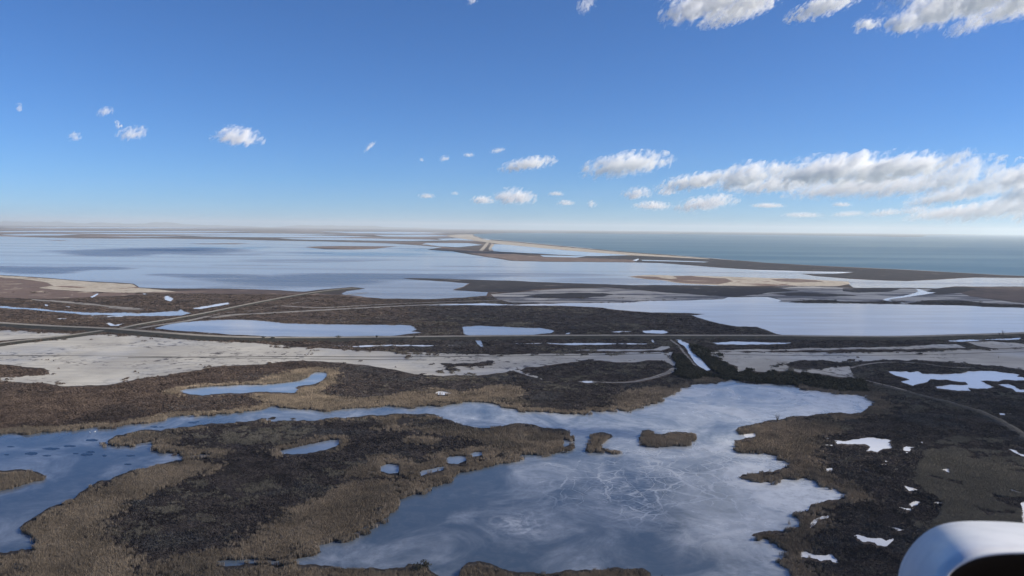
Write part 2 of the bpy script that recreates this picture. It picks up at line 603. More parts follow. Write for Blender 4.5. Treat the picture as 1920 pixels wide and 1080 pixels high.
zc = rel @ np.array(FWD); uu = 960 + F_PX * (rel @ np.array(RIGHT)) / zc; vv = 540 - F_PX * (rel @ np.array(UP)) / zc
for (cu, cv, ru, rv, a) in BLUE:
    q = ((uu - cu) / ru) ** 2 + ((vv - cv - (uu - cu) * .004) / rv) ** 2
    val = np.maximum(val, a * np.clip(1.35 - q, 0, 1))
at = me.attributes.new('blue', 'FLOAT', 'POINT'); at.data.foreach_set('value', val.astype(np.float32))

# flat islands and bars in the lagoon
area('isle1', 'island', "570,463.4 600,462 640,461.3 690,461.8 745,462 720,464.5 705,466.6 660,468 610,467.3 590,465.5", .25, M['redheath'], 'low reddish island lying alone in the middle of the lagoon', 'island', amp=.05)
area('isle2', 'island', "355,457.2 440,456.2 470,457 440,458 380,458", .25, M['redheath'], 'thin brown bar in the lagoon left of the reddish island', 'island', amp=.04)
area('isle3', 'island', "88,451.2 110,450.7 130,451.2 110,451.9", .25, M['redheath'], 'tiny brown bar in the lagoon near its far left shore', 'island', amp=.04)
area('isle4', 'island', "100,446 330,446.8 250,447.3 150,447", .25, M['redheath'], 'long thin brown bar along the far shore of the lagoon', 'island', amp=.04)
# water among the far marshes
FARW = ["0,426.8 150,426.2 320,426.4 480,427.8 300,428.2 100,428", "0,433.5 90,432.6 200,433.2 330,432.9 480,433.8 420,434.8 200,434.9 0,435", "130,437 300,436.3 470,437.2 640,439 560,440.6 420,440 300,439.4 200,438.7",
        "0,439.6 60,438.4 150,439.4 110,441.5 30,441.4", "330,441.8 480,440.6 600,441.6 700,443.2 640,445.2 480,444.8 400,443.9", "200,443.4 290,443.1 360,443.6 260,444.6", "520,446.7 640,446.2 720,447.6 800,449.2 850,450.8 760,452 660,450.6 560,449",
        "600,434 760,434.8 850,436.8 760,438.6 660,437.4", "700,440.3 800,440 850,442 790,444 720,443.4", "820,447.5 870,446.6 930,448.5 890,451.2 830,450.2", "800,455.6 880,456 905,459.2 860,463.5 810,461.2 790,458.2"]
for i, s in enumerate(FARW):
    area('far%d' % i, 'lake', s, .10, M['pond'], 'thin sheet of water among the far marshes at the horizon', 'lake', group='sheets of water in the far marshes', amp=.06)
# the spit between lagoon and sea, beach, its ponds
area('beach', 'beach', "838,441.8 862,439.6 886,438.8 888,443 904,448 930,451.6 960,454 1010,458.6 1085,465.6 1150,471.6 1200,475.6 1260,479.6 1330,485 1330,486 1260,482.5 1180,478.5 1120,474 1060,469.2 1000,463.6 940,458 900,452.5 868,447.8 850,445", .16, M['sand'],
     'pale sand beach curving along the sea on the spit', 'beach', amp=.05)
area('spit_red', 'heath', "740,456.6 800,458.5 860,466.5 900,470.5 960,475.5 1000,480.5 1060,482.5 1110,484 1190,487.4 1190,491.6 1100,490.6 1040,490.3 962,488.4 905,479 855,470.6 805,467.4 830,463.6 790,459.8", .15, M['redheath'],
     'reddish heath along the lagoon side of the spit', 'heath', amp=.06)
area('spit_dark', 'marsh', "1080,484 1100,480.6 1180,480 1260,482.6 1340,486.5 1440,494.6 1560,501 1680,506.5 1800,513 1920,519 2300,541 2250,541 1920,520.3 1830,519.8 1795,521.2 1755,523.8 1700,526.6 1640,524.6 1580,521.2 1535,517.4 1515,513.8 1590,513 1600,511.2 1500,508.6 1440,506.6 1360,501.3 1300,497 1240,492.4 1180,490.6", .14, M['dark'],
     'dark scrub covered spit between the lagoon and the sea', 'marsh', amp=.06)
area('sp1', 'pond', "926,458 985,459.3 1010,463.5 1040,467 1090,469 1150,473.5 1186,478.5 1110,480.3 1060,478 1010,475.5 960,473 925,471 918,466", .13, M['pond'], 'blue salt pond behind the beach on the spit', 'pond', amp=.06)
area('sp2', 'pond', "1012,478.6 1060,479.6 1100,480.6 1080,483 1020,481.6", .17, M['pond'], 'small blue pond on the spit below the large salt pond', 'pond', amp=.06)
area('sp3', 'pond', "1186,488.2 1197,484.8 1198,486.5 1193,489.6", .2, M['bright'], 'tiny bright white pond on the dark spit', 'pond', amp=.04)
area('sp4', 'pond', "1202,487.3 1250,488.3 1330,491 1320,492 1240,489.8 1205,489", .2, M['pond'], 'thin pond line on the dark spit right of the tiny white pond', 'pond', amp=.04)
area('sp5', 'pond', "1380,504.8 1440,506.8 1500,508.6 1600,510.4 1580,512.2 1500,510.2 1430,508.5", .2, M['bright'], 'pale narrow creek under the dark spit', 'creek', amp=.05)
for i, s in enumerate(["912,454.5 917,455 913,462 905,470.5 898,470 906,462", "922,456 927,459 921,466 926,470 918,471 916,466"]):
    area('levee%d' % i, 'salt_heap' if i else 'dirt_track', s, .22, M['sand'], ['pale straight track across the spit to the beach', 'white salt crust beside the straight track on the spit'][i], ['track', 'salt crust'][i], amp=.03)
area('bar', 'sand_bar', "1178,518.8 1200,516.6 1225,515.4 1262,517 1310,517.5 1370,519 1440,521.5 1500,522.5 1545,525.5 1590,528 1595,532 1570,536.5 1500,536.2 1440,536 1350,535.4 1300,533 1262,529.5 1245,526 1210,523.5", .2, M['sand'],
     'pale sand bar with reddish patches across the lagoon', 'sand bar', amp=.07)
area('bar2', 'heath', "1178,518.8 1195,518 1230,519 1245,522 1262,524 1250,525.6 1215,523.4", .3, M['redheath'], 'reddish tip of the sand bar in the lagoon', 'heath', amp=.06)
area('bar3', 'heath', "1262,518 1300,518.2 1360,522 1375,527.5 1345,533.4 1295,531.5 1260,528 1248,525 1270,522", .3, M['redheath'], 'large reddish heath patch in the middle of the sand bar', 'heath', amp=.07)
area('bar4', 'heath', "1445,524 1480,522.6 1530,526 1545,528.5 1500,529.6 1460,527.5", .3, M['redheath'], 'brown heath patch at the right end of the sand bar', 'heath', amp=.07)

for i, s in enumerate(["893,443.2 905,446.7 925,449.7 960,452.2 1010,457.2 1085,464.2 1150,470.2 1200,474.3 1260,478.3 1320,483.2 1380,488.2", "910,446.2 940,450 985,453.6 1040,459 1110,465.6", "1500,496.2 1560,499.4 1680,504.8 1800,511.2 1880,515.8 1920,517.4"]):
    ln_ = [ground(u, v) for u, v in roughen(pts(s), .05, 60 + i, 3, closed=False)]
    ws = [max(1.5, 9 * (.5 + noise.noise(Vector((p[0] * .004, p[1] * .004, i))))) for p in ln_]
    tag(link('surf', strip_mesh('surf', ln_, ws, .2), M['foam']), ['white surf along the pale beach', 'second line of surf off the pale beach', 'thin surf along the dark spit at the right'][i], 'surf', kind='structure')

# land between the lagoon and the dike
area('lsand', 'sand_flat', "-300,507 0,516.6 60,520 160,528 248,533 262,540 300,543.5 330,547 250,549 160,547 100,543 72,540 100,535.5 88,530 60,525.5 0,520 -300,512", .16, M['sand'], 'pale sand shore of the lagoon at the left edge', 'beach', amp=.06)
area('lred', 'heath', "-400,515 0,520.3 60,526 88,530.5 99,535.5 72,540.4 105,544 160,547.6 250,549.5 270,552 200,556 120,560 60,560 0,558 -400,550", .14, M['redheath'], 'reddish brown heath beside the pale sand shore at the left', 'heath', amp=.07)
area('lheath', 'heath', "262,549 330,546 400,541.6 470,542.6 560,548 650,553 700,559 640,566 520,571 430,566 350,570 300,560", .13, M['heath'], 'purple brown heath below the lagoon at the left', 'heath', amp=.08)
area('midheath', 'heath', "480,585 560,576 640,571 760,567 700,563 650,560 600,562 540,570 500,580", .14, M['heath'], 'brown heath between the two pale tracks', 'heath', amp=.06)
area('midheath2', 'heath', "440,594 560,586 640,586 600,598 520,600", .12, M['heath'], 'brown heath strip above the long pale pond', 'heath', amp=.08)
area('dk1', 'marsh', "757,521.8 800,521.9 860,523.8 960,526.4 1060,530.8 1180,534.8 1240,534.6 1340,536 1400,538 1440,541 1440,546 1380,551 1330,552 1260,548 1200,543 1140,538 1080,539 1000,542 960,549 918,548 850,544.4 870,538.5 884,531 842,527.8 780,524.4", .15, M['dark'],
     'black scrub headland reaching out into the lagoon', 'marsh', amp=.06)
area('mudmid', 'mud_flat', "920,552 960,549 1000,545 1080,541 1140,539.5 1200,544 1262,549.5 1330,552 1400,551 1450,546 1440,540 1520,537 1560,537.5 1600,540.5 1680,541 1740,542 1760,546 1850,543 1830,550 1900,556 2100,560 2100,582 1920,576 1810,572.5 1780,570.6 1640,569.4 1500,567.4 1460,565.6 1466,562 1440,556.6 1365,556.6 1355,560.6 1300,562.6 1200,564.4 1190,566.6 1060,568 960,568 930,560",
     .12, M['mudfar'], 'grey mud flat between the lagoon and the large right hand pond', 'mud flat', amp=.07)
for i, (s, d) in enumerate([("980,556 1020,551 1070,549 1130,549.6 1150,552 1130,556 1090,560 1030,559", 'long dark scrub patch on the grey mud flat, leftmost'),
           ("1225,545.5 1300,540.6 1400,538.6 1460,540 1500,545 1440,549 1420,553 1380,556.4 1330,555 1290,551 1250,549", 'wide dark scrub patch on the grey mud flat below the sand bar'),
           ("1580,540.5 1640,539.6 1690,541.6 1672,546 1610,549 1580,546", 'dark scrub patch on the mud beside the winding creek'),
           ("1480,565.8 1540,562 1600,566 1690,565 1690,569.6 1600,568.6 1500,567", 'thin dark scrub band at the edge of the large right hand pond'),
           ("1440,551 1500,548 1560,551 1620,553.5 1560,556 1480,555", 'dark scrub streak in the middle of the grey mud flat'),
           ("1700,569.6 1740,563 1790,562.5 1850,568.4 1920,571 1920,575.4 1850,574 1760,570.6", 'dark scrub strip at the right end of the mud flat'),
           ("1735,546 1760,541.4 1800,538.4 1840,540 1800,549 1760,553", 'black scrub clump right of the winding creek')]):
    area('dkm%d' % i, 'marsh', s, .2, M['dark'], d, 'marsh', amp=.09)
area('rred', 'heath', "1805,540 1840,537.6 1920,538.6 2300,557 2300,585 1920,569 1860,562 1820,556 1800,549", .18, M['heath'], 'brown heath at the right edge beyond the large pond', 'heath', amp=.06)
area('creek', 'creek', "1716,541 1730,544 1740,547.6 1755,548.6 1735,552 1700,557 1670,561 1665,563.5 1690,567.5 1698,569.4 1684,567.5 1655,562.5 1662,559.6 1695,555 1715,550 1722,546", .24, M['bright'], 'white winding creek crossing the grey mud flat', 'creek', amp=.06)
area('pondC', 'pond', "905,572.3 960,571.8 1060,568.6 1190,567 1200,565 1300,563 1355,561.2 1365,557.2 1420,556.8 1440,557.2 1466,562.4 1460,566 1500,568 1640,570 1760,572 1810,573.2 1920,577.4 2150,585 2150,618 1920,624.8 1860,627 1800,629.6 1700,632 1600,632.4 1480,630 1455,626 1440,620 1420,613 1380,612 1350,607 1330,602 1310,596 1295,591.5 1322,589 1290,587 1220,586 1155,581 1130,577 1060,573.6 980,573",
     .14, M['palepond'], 'largest pale blue pond, behind the straight dike at the right', 'pond', amp=.06)
area('pondA', 'pond', "288,616 312,609.6 340,605 370,602 400,600.2 440,599.5 480,601 520,604.2 532,606.4 600,607.4 700,609 750,609.3 772,610.2 777,613.5 782,618 772,621 795,624.2 768,625.8 740,629.6 700,630 600,631.4 500,631 440,628 380,623 320,619", .14, M['pond'],
     'long pale blue pond behind the dike at the left', 'pond', amp=.05)
area('pondB', 'pond', "866,613 890,611 960,613.6 1012,615 1040,620 1034,624.4 1000,628 960,628.2 880,629 870,626.6 868,620", .14, M['pond'], 'short oval pale pond behind the middle of the dike', 'pond', amp=.06)
SMALLP = [("1200,620 1245,620 1256,623.4 1240,626 1210,624.6", 'small bright pond behind the dike where the channel starts'), ("1140,622.4 1185,621.6 1160,623.6", 'bright sliver of water left of the small pond behind the dike'), ("1060,625.4 1071,623.4 1069,626 1060,627", 'bright fleck of water right of the oval pond'),
          ("357,578.6 380,574.6 428,567.2 431,570 400,575.4 376,579.4", 'long narrow pond beside the pale track at the left'), ("307,556.4 316,554.6 326,560 320,565.6 309,562", 'small ragged pond on the left heath'), ("169,557 182,550.6 185,551.4 173,558.4", 'tiny slanting pond on the left heath near the sand'),
          ("83,571 90,571 91,574 85,573.6", 'tiny pond above the flooded ribbons at the far left'), ("120,573.6 133,575 128,576.4", 'small pond sliver above the flooded ribbons at the left'), ("265,550.4 285,551.4 270,552", 'pond sliver on the heath under the lagoon'),
          ("200,593 232,592.4 228,594 202,594.4", 'short bright sliver below the flooded ribbons'), ("196,606 206,605 216,609.4 236,605.8 222,611 208,611", 'bright puddle beside the road junction'), ("100,596.4 128,597.6 118,599", 'little bright sliver above the road at the left')]
for i, (s, d) in enumerate(SMALLP):
    area('smallp%d' % i, 'pond', s, .2, M['bright'], d, 'pond', amp=.1, group='small ponds on the heath')
area('rib1', 'flooded_marsh', "-200,570 0,573.6 60,578 130,584 190,586.6 250,587 300,585.6 330,583.6 340,580 345,584 360,587 340,591.6 290,592.6 200,590.6 170,590 172,593 176,591 60,581 0,577 -200,573", .2, M['pond'], 'long bright ribbon of flood water across the left heath', 'flooded marsh', amp=.12)
area('rib2', 'flooded_marsh', "58,560.6 120,564.6 200,573 260,577.6 272,579.6 250,581 205,578 198,580 206,576 120,568 60,562.4", .2, M['track'], 'grey muddy ribbon across the left heath', 'mud ribbon', amp=.1)
area('narrow', 'pond', "760,573 860,570.4 905,568.2 945,571 990,571.8 940,572.6 880,572", .2, M['bright'], 'thin bright water line left of the largest pond', 'pond', amp=.05)

# mud flats either side of the channel, in front of the dike
area('mudL', 'mud_flat', "-500,660 0,649 60,641 130,632 198,626 300,632 450,642 560,651 640,655.4 700,658.4 800,661 900,664 960,665 1080,663.6 1180,660.6 1262,660 1258,668 1262,676 1272,684 1270,694 1255,701 1225,709 1190,716.6 1168,717.6 1195,713 1230,704.6 1250,697 1262,688 1255,681 1238,676 1210,676 1190,679.6 1150,679 1110,675.6 1060,681 1010,688 985,689 975,695 1010,706 1020,713 985,703 960,696 900,704 830,705.4 800,703.6 760,698 720,690 690,685 640,680 590,677 540,677 480,684 400,688 320,702 240,715 200,722 140,724 112,723.6 86,718.6 0,716 0,708 70,703 94,695.6 78,690 0,683 -500,690",
     .10, M['mud'], 'broad pale mud flat in front of the dike, left of the channel', 'mud flat', amp=.07)
area('mudL2', 'mud_flat', "-300,609 0,619 60,621 100,624 140,626.6 110,631 50,635 0,639 -300,650", .10, M['mud'], 'pale mud wedge between the two roads at the left edge', 'mud flat', amp=.06)
area('mudR', 'mud_flat', "1322,661 1400,660 1440,660 1560,661.6 1700,659.4 1800,655.4 1920,653 2400,650 2400,712 1920,694 1880,687 1820,682 1770,678 1680,674.6 1620,677.4 1597,681 1592,686 1595,693 1606,707.6 1590,708 1520,700 1480,694.6 1440,698.6 1420,697 1400,690.6 1388,699.6 1376,694 1385,688 1350,674",
     .10, M['mud'], 'grey mud flat in front of the dike, right of the channel', 'mud flat', amp=.08)
for i, (s, d) in enumerate([("825,681.6 870,680.4 905,681.6 880,687 840,687.4 828,684", 'oval dark scrub patch on the left mud flat'), ("880,687 900,679 925,676.4 922,683 900,687.4", 'wedge of dark scrub beside the oval patch on the left mud flat'), ("828,693 850,690 864,693 845,696.4", 'small dark scrub patch below the oval patch on the left mud flat'),
           ("1472,682 1500,675.4 1545,675 1572,679 1568,687 1540,692 1500,692.4 1480,688", 'speckled dark scrub patch on the right mud flat'), ("1083,677 1100,674.6 1118,674 1105,677.6", 'tiny dark patch on the mud above the winding track'), ("1588,674 1603,673.4 1604,675.4 1590,675.6", 'tiny dark patch on the right mud flat'),
           ("1560,682 1590,680 1625,678 1690,675.6 1760,679 1830,684 1920,697 2000,705 2000,716 1920,703 1840,693 1760,684 1690,680 1640,684 1605,688", 'dark scrub rim of the right mud flat')]):
    area('dm%d' % i, 'marsh', s, .17, M['dark'], d, 'marsh', amp=.14)
STR = [("620,649 700,647.6 745,646.8 862,648 800,649.6 690,650.6", 'thin water strip under the dike, left of centre', 'bright'), ("960,644.6 1100,643.4 1180,643.6 1245,644 1180,646 1060,646.6", 'thin water strip under the middle of the dike', 'bright'),
       ("1333,642.4 1400,641.4 1484,642.6 1478,645.4 1400,646.4 1345,646", 'bright water strip right of the channel, under the dike', 'bright'), ("1778,638.8 1850,636 1914,633.4 1914,635.6 1840,638.4 1780,640.4", 'bright water strip under the dike at the right edge', 'bright'),
       ("1220,636.8 1224,637 1228,642.6 1224,642.8", 'tiny bright gap of water left of the channel', 'bright'), ("891,638 902,638.6 905,645 907,651 901,650 893,644", 'short bright ditch below the oval pond', 'pond'),
       ("1345,657.6 1440,655.6 1560,652.6 1690,650.4 1775,646.4 1795,645.6 1818,652.6 1700,655.4 1560,656.4 1440,658.8 1350,659.4", 'pale mud strip under the dike right of the channel', 'mud'), ("1040,657.6 1120,656 1225,655.4 1240,649.6 1256,649 1256,652 1240,657.4 1150,658.6", 'pale mud strip left of the channel mouth', 'mud'),
       ("1812,641 1860,640 1920,645 2100,648 2100,652 1920,652 1860,653 1840,650", 'pale mud patch under the dike at the right edge', 'mud'), ("1085,716 1110,714.6 1117,717.4 1100,718.4", 'bright puddle at the end of the winding track', 'bright'),
       ("1423,735 1430,734 1428,737", 'tiny bright puddle at the pond edge', 'bright')]
for i, (s, d, mm) in enumerate(STR[:10]):
    area('str%d' % i, {'mud': 'mud_strip', 'bright': 'ditch', 'pond': 'ditch'}[mm], s, .18, M[mm], d, 'mud strip' if mm == 'mud' else 'ditch', amp=.09)
area('pondF', 'pond', "1662,695.6 1690,697 1700,696.4 1705,698.6 1722,696.2 1730,701 1780,701.4 1800,700.6 1815,696 1850,696 1900,700.6 1913,703 1907,706 1925,710.4 1925,713.4 1880,712.6 1872,715.4 1838,714.4 1850,720 1864,726 1850,729 1815,727 1820,733.4 1780,731 1748,725.4 1770,723 1815,722 1810,716.4 1770,712 1745,710.8 1740,716 1720,720.6 1712,723.6 1688,716.4 1706,712.6 1680,704.6",
     .16, M['bright'], 'ragged bright pond on the brown marsh at the right', 'pond', amp=.10)
area('pondF2', 'pond', "1870,721 1890,720 1905,726 1913,731 1925,731.4 1925,735 1905,735 1900,730 1888,727", .16, M['bright'], 'thin broken pond right of the ragged bright pond', 'pond', amp=.12)
RP = [("1564,826.6 1585,828 1600,824.4 1630,820.4 1660,823 1672,826.6 1664,830 1672,832.4 1670,836.6 1677,840.4 1655,842.4 1645,848.6 1624,846.6 1632,838.4 1620,833 1590,833.6 1570,833", 'largest white pond in the right foreground, shaped like a T'),
      ("1692,839.4 1700,837.6 1716,838 1708,842 1706,846.4 1694,845", 'small white pond right of the T shaped pond'), ("1696,849 1703,849 1700,851.4", 'speck of water under the small white pond'), ("1727,829 1732,828.6 1731,831.6 1728,831", 'speck of water far right of the T shaped pond'),
      ("1547,833.4 1562,834.4 1560,837 1548,836", 'small puddle at the left end of the T shaped pond'), ("1543,820.4 1556,822 1550,823.4", 'thin puddle above the left end of the T shaped pond'), ("1540,878 1560,878 1564,882 1552,883", 'puddle by the brown reed rim of the right bank'),
      ("1655,865 1668,865.4 1660,867", 'thin puddle, upper of a pair in the right marsh'), ("1652,871 1664,872 1668,875 1656,874", 'thin puddle, lower of a pair in the right marsh'), ("1675,880 1688,878.4 1680,881", 'faint puddle right of the pair in the right marsh'),
      ("1616,882 1622,882 1632,887.4 1626,887", 'slanting puddle in the right marsh'), ("1746,877 1752,877.4 1750,879", 'speck of water in the pale patch'), ("1763,881 1774,879 1781,881 1780,887 1770,884", 'bright white puddle in the pale patch'),
      ("1693,911 1712,914 1722,919 1726,922 1704,921", 'bright puddle in the middle of the right marsh'), ("1716,906 1724,907 1722,911", 'speck of water above the bright puddle in the right marsh'), ("1704,946 1712,941 1724,941 1729,946 1712,949 1710,951", 'boomerang shaped puddle in the right marsh'),
      ("1680,951 1696,953 1712,953 1710,957 1694,955", 'thin puddle below the boomerang shaped puddle'), ("1748,943 1760,941 1777,946 1776,948 1750,946", 'long puddle right of the boomerang shaped puddle'), ("1656,988 1680,990 1697,994 1690,996 1670,992", 'thin white puddle above the white aircraft part'),
      ("1601,1005 1612,1004 1640,1010 1662,1015.4 1674,1010 1676,1012 1662,1025 1644,1023 1640,1018 1620,1017", 'long white puddle left of the white aircraft part'), ("1502,1034 1512,1035 1530,1041 1556,1039 1572,1056 1540,1053 1502,1046", 'broad pale puddle at the bottom of the right bank'),
      ("1526,975 1540,969 1556,967 1553,972 1534,975 1524,987 1514,995 1518,984", 'curved inlet of water in the right reed bank'), ("1913,945 1925,938 1925,985 1917,980 1916,960", 'white pond at the right edge'), ("1884,917 1896,918 1918,923 1914,926 1896,922", 'thin bright puddle near the right edge'),
      ("1890,842 1905,845 1922,853 1922,857 1900,848", 'curved bright ditch at the right edge'), ("1873,775 1886,777 1884,779 1875,778", 'small puddle beyond the grassy ridge, left of a pair'), ("1886,775.4 1898,775.6 1896,777 1888,776.6", 'small puddle beyond the grassy ridge, right of a pair'),
      ("1394,814.6 1406,813.6 1419,812 1416,818.6 1400,821.4 1396,819", 'small cove of ice in the right reed bank'), ("1466,848 1478,850 1474,852 1466,850.6", 'speck of ice in the right reed bank')]
for i, (s, d) in enumerate(RP):
    area('rp%d' % i, 'pond', s, .16, M['bright'], d, 'pond', amp=.14, group='ponds and puddles in the right hand marsh', minlen=1.6)

# the channel
area('channel', 'channel', "1265,636.6 1277,637 1280,640 1293,645 1295,652 1298,660 1312,671 1322,681 1333,694.4 1325,695 1312,688 1302,679 1292,664 1284,650", .16, M['bright'], 'straight channel of bright water running from the dike to the icy pond', 'channel', amp=.05)
area('ox', 'pond', "333,734 345,731 400,725 440,723 482,722 522,719 550,716.4 573,710 582,702.6 590,698.6 605,698 615,700 613,705 604,714 592,719.6 575,722.4 559,724.4 553,728 560,731 552,737 510,736 470,736 420,738 380,742 355,739.6", .16, M['stream'],
     'hook shaped blue backwater among reeds left of centre', 'backwater', amp=.08)
area('inl', 'pond', "814,737.4 822,733.6 835,734.4 848,737.6 840,740.6 822,740.4", .16, M['bright'], 'small bright pond in the reeds above the icy pond', 'pond', amp=.1)

# the icy pond and the stream that feeds it
BIG = ("-260,822 0,816 20,813 75,812 100,811 130,807 190,801 250,795 340,780 400,777 450,773 480,770 500,765 525,761 545,767 600,772 640,768 660,766 700,764 800,761 830,762 850,757 880,753 920,756 960,767 1000,772 1060,777 1100,777 1108,770 1125,772 1150,771 1155,766 1170,772 "
       "1180,771 1200,762 1240,748 1270,735 1275,727 1295,722 1310,720 1330,719 1360,716 1372,712 1400,717 1440,719.4 1490,722 1493,727 1560,737 1620,744 1622,741 1634,740.6 1623,746 1645,756 1630,763 1614,774 1600,775.4 1560,774 1500,780 1468,786 1425,793 1412,796 1385,801 1381,807 1386,815 1410,813 "
       "1418,818 1398,821 1376,826 1379,832 1388,836 1374,844 1390,848 1412,846 1440,852.6 1456,855 1480,866 1480,874 1440,884 1420,888 1392,890 1386,896 1400,900 1425,906 1446,905 1470,898.4 1502,897 1530,902 1546,913 1592,931 1570,937 1540,943 1520,947 1516,957 1500,963 1491,970 1500,975 "
       "1504,985 1480,992 1440,996 1420,1000 1409,1004 1425,1010 1450,1018 1460,1027 1481,1035 1475,1043 1457,1055 1480,1066 1484,1080 1500,1130 1500,1220 -500,1220 -500,900")
bw = to_ground(roughen(pts(BIG), .13, 4242, 3.0))
REG['big'] = bw
gx, gy = np.meshgrid(np.arange(-330, 430, 5.5), np.arange(215, 640, 5.5))
gx = gx.ravel() + RNG.uniform(-1.5, 1.5, gx.size); gy = gy.ravel() + RNG.uniform(-1.5, 1.5, gy.size)
k = inside(bw, gx, gy)
pond = sheet('icy_pond', bw, .12, M['ice'], 'large pond skinned with cracked frosty ice, and the stream joining it from the left', 'pond', inner=list(zip(gx[k], gy[k])))
me = pond.data
co = np.zeros(len(me.vertices) * 3); me.vertices.foreach_get('co', co); co = co.reshape(-1, 3)
rel = co - np.array([0, 0, CAM_H])
zc = rel @ np.array(FWD); uu = 960 + F_PX * (rel @ np.array(RIGHT)) / zc; vv = 540 - F_PX * (rel @ np.array(UP)) / zc


def blobs(lst, base=0.0):
    a = np.full(len(co), base)
    for (cu, cv, ru, rv, v) in lst:
        q = ((uu - cu) / ru) ** 2 + ((vv - cv) / rv) ** 2
        w = np.exp(-q * 1.2)
        a = a * (1 - w) + v * w
    return a


fr = blobs([(300, 900, 420, 170, .20), (150, 850, 200, 60, .22), (600, 785, 200, 25, .42), (880, 790, 110, 35, .50), (1050, 800, 160, 40, .48), (1350, 760, 260, 60, .66), (1550, 760, 120, 30, .85), (1350, 830, 200, 50, .60), (850, 940, 190, 70, .05), (1010, 880, 120, 40, .26),
            (760, 1010, 160, 50, .20), (1080, 1000, 190, 50, .26), (1250, 905, 190, 60, .42), (1500, 925, 110, 60, .90), (1420, 870, 60, 30, .7), (1340, 1015, 100, 45, .72), (1440, 1000, 90, 60, .62), (1150, 1050, 220, 30, .20), (1400, 1060, 100, 40, .42), (980, 985, 50, 25, .35)], .25)  # pale blobs at the lower right paint in mirrored clouds
net = blobs([(1250, 900, 190, 60, 1.0), (1150, 910, 110, 40, 1.0), (1330, 880, 130, 40, .9), (1260, 950, 110, 30, .8), (1080, 880, 60, 30, .5), (980, 985, 40, 22, .6)], 0.0)
drift_reflect = blobs([(975, 982, 50, 24, .9), (1160, 910, 80, 16, .6), (1220, 915, 40, 8, .6), (1150, 955, 60, 14, .45), (1330, 1000, 90, 36, .55), (1420, 915, 40, 22, .8), (1480, 960, 60, 30, .5), (1330, 850, 120, 30, .3), (1350, 985, 60, 16, .5)], 0.0)  # the lower right ones also brighten the painted cloud reflection
for nm, a in (('frost', fr), ('net', net), ('drift_reflect', drift_reflect)):
    at = me.attributes.new(nm, 'FLOAT', 'POINT'); at.data.foreach_set('value', a.astype(np.float32))

# the white cracks that stand out one by one: pressure lines of refrozen ice
CRACKS = ["1040,918 1058,916 1073,917 1092,926 1112,932 1140,940 1163,941 1190,933 1202,926", "1073,917 1078,904 1064,895 1060,888", "1092,926 1100,920 1108,913 1122,911 1134,912 1150,919 1140,934 1128,938",
          "1134,912 1136,921 1142,935", "1150,919 1170,914 1190,921 1200,925 1216,930", "1202,926 1183,908 1170,893 1168,885", "1202,926 1222,914 1227,907 1215,893 1208,878 1195,868", "1227,907 1246,925 1262,936 1285,950",
          "1202,926 1213,938 1216,940", "1256,912 1246,926 1240,935 1225,943 1200,953 1170,960", "1256,912 1244,898 1236,890 1254,880 1266,873", "1256,912 1286,906 1302,900 1310,890 1308,874", "1310,890 1330,897 1345,890", "1310,905 1330,909 1350,914 1366,923",
          "1224,943 1226,955 1236,960 1245,964", "1240,946 1244,958", "1170,960 1200,957 1228,958", "1245,964 1262,978 1290,972", "1092,926 1094,940 1080,948", "1058,916 1050,926 1062,934 1092,936", "1308,874 1322,868 1316,860", "1236,890 1233,878 1236,869",
          "1345,890 1362,880 1340,872", "1120,880 1128,870 1150,868 1172,868", "1170,893 1150,897 1140,904 1134,912"]
cv, cf = [], []
rnd = random.Random(31)


def crack(line, w):
    line = roughen(line, .10, rnd.randint(0, 9999), 4.0, closed=False)
    pl = [Vector(ground(u, v, .14)) for u, v in line]
    n = len(pl); b0 = len(cv)
    for i in range(n):
        t = (pl[min(n - 1, i + 1)] - pl[max(0, i - 1)]).normalized()
        nn = Vector((-t.y, t.x)) * w * rnd.uniform(.35, 1.0) * (.55 + .45 * math.sin(math.pi * (i + .6) / (n + .2)))
        cv.append((*(pl[i] + nn), .14)); cv.append((*(pl[i] - nn), .14))
    for i in range(n - 1):
        cf.append((b0 + 2 * i, b0 + 2 * i + 1, b0 + 2 * i + 3, b0 + 2 * i + 2))


for i, s in enumerate(CRACKS):
    p = pts(s)
    crack(p, .15 if i < 14 else .10)
    for (x, y) in p:
        for _ in range(3):
            if rnd.random() < .22:
                a = rnd.uniform(0, 2 * math.pi); L = rnd.uniform(5, 15)
                q = [(x, y)]
                for _s in range(3):
                    a += rnd.uniform(-.5, .5)
                    q.append((q[-1][0] + math.cos(a) * L / 3, q[-1][1] + math.sin(a) * L / 3 * .42))
                crack(q, rnd.uniform(.05, .09))
frostm = NT('crack_frost'); frostm.bsdf(frostm.mix(frostm.ramp(frostm.noise(frostm.pos(), 1 / 4, 5), .4, .65), C(.30, .33, .36), C(.52, .545, .57)), .6, .4)
tag(link('ice_cracks', mesh_from('ice_cracks', cv, cf), frostm.m), 'white branching cracks spread over the ice of the large pond', 'ice cracks', kind='stuff')

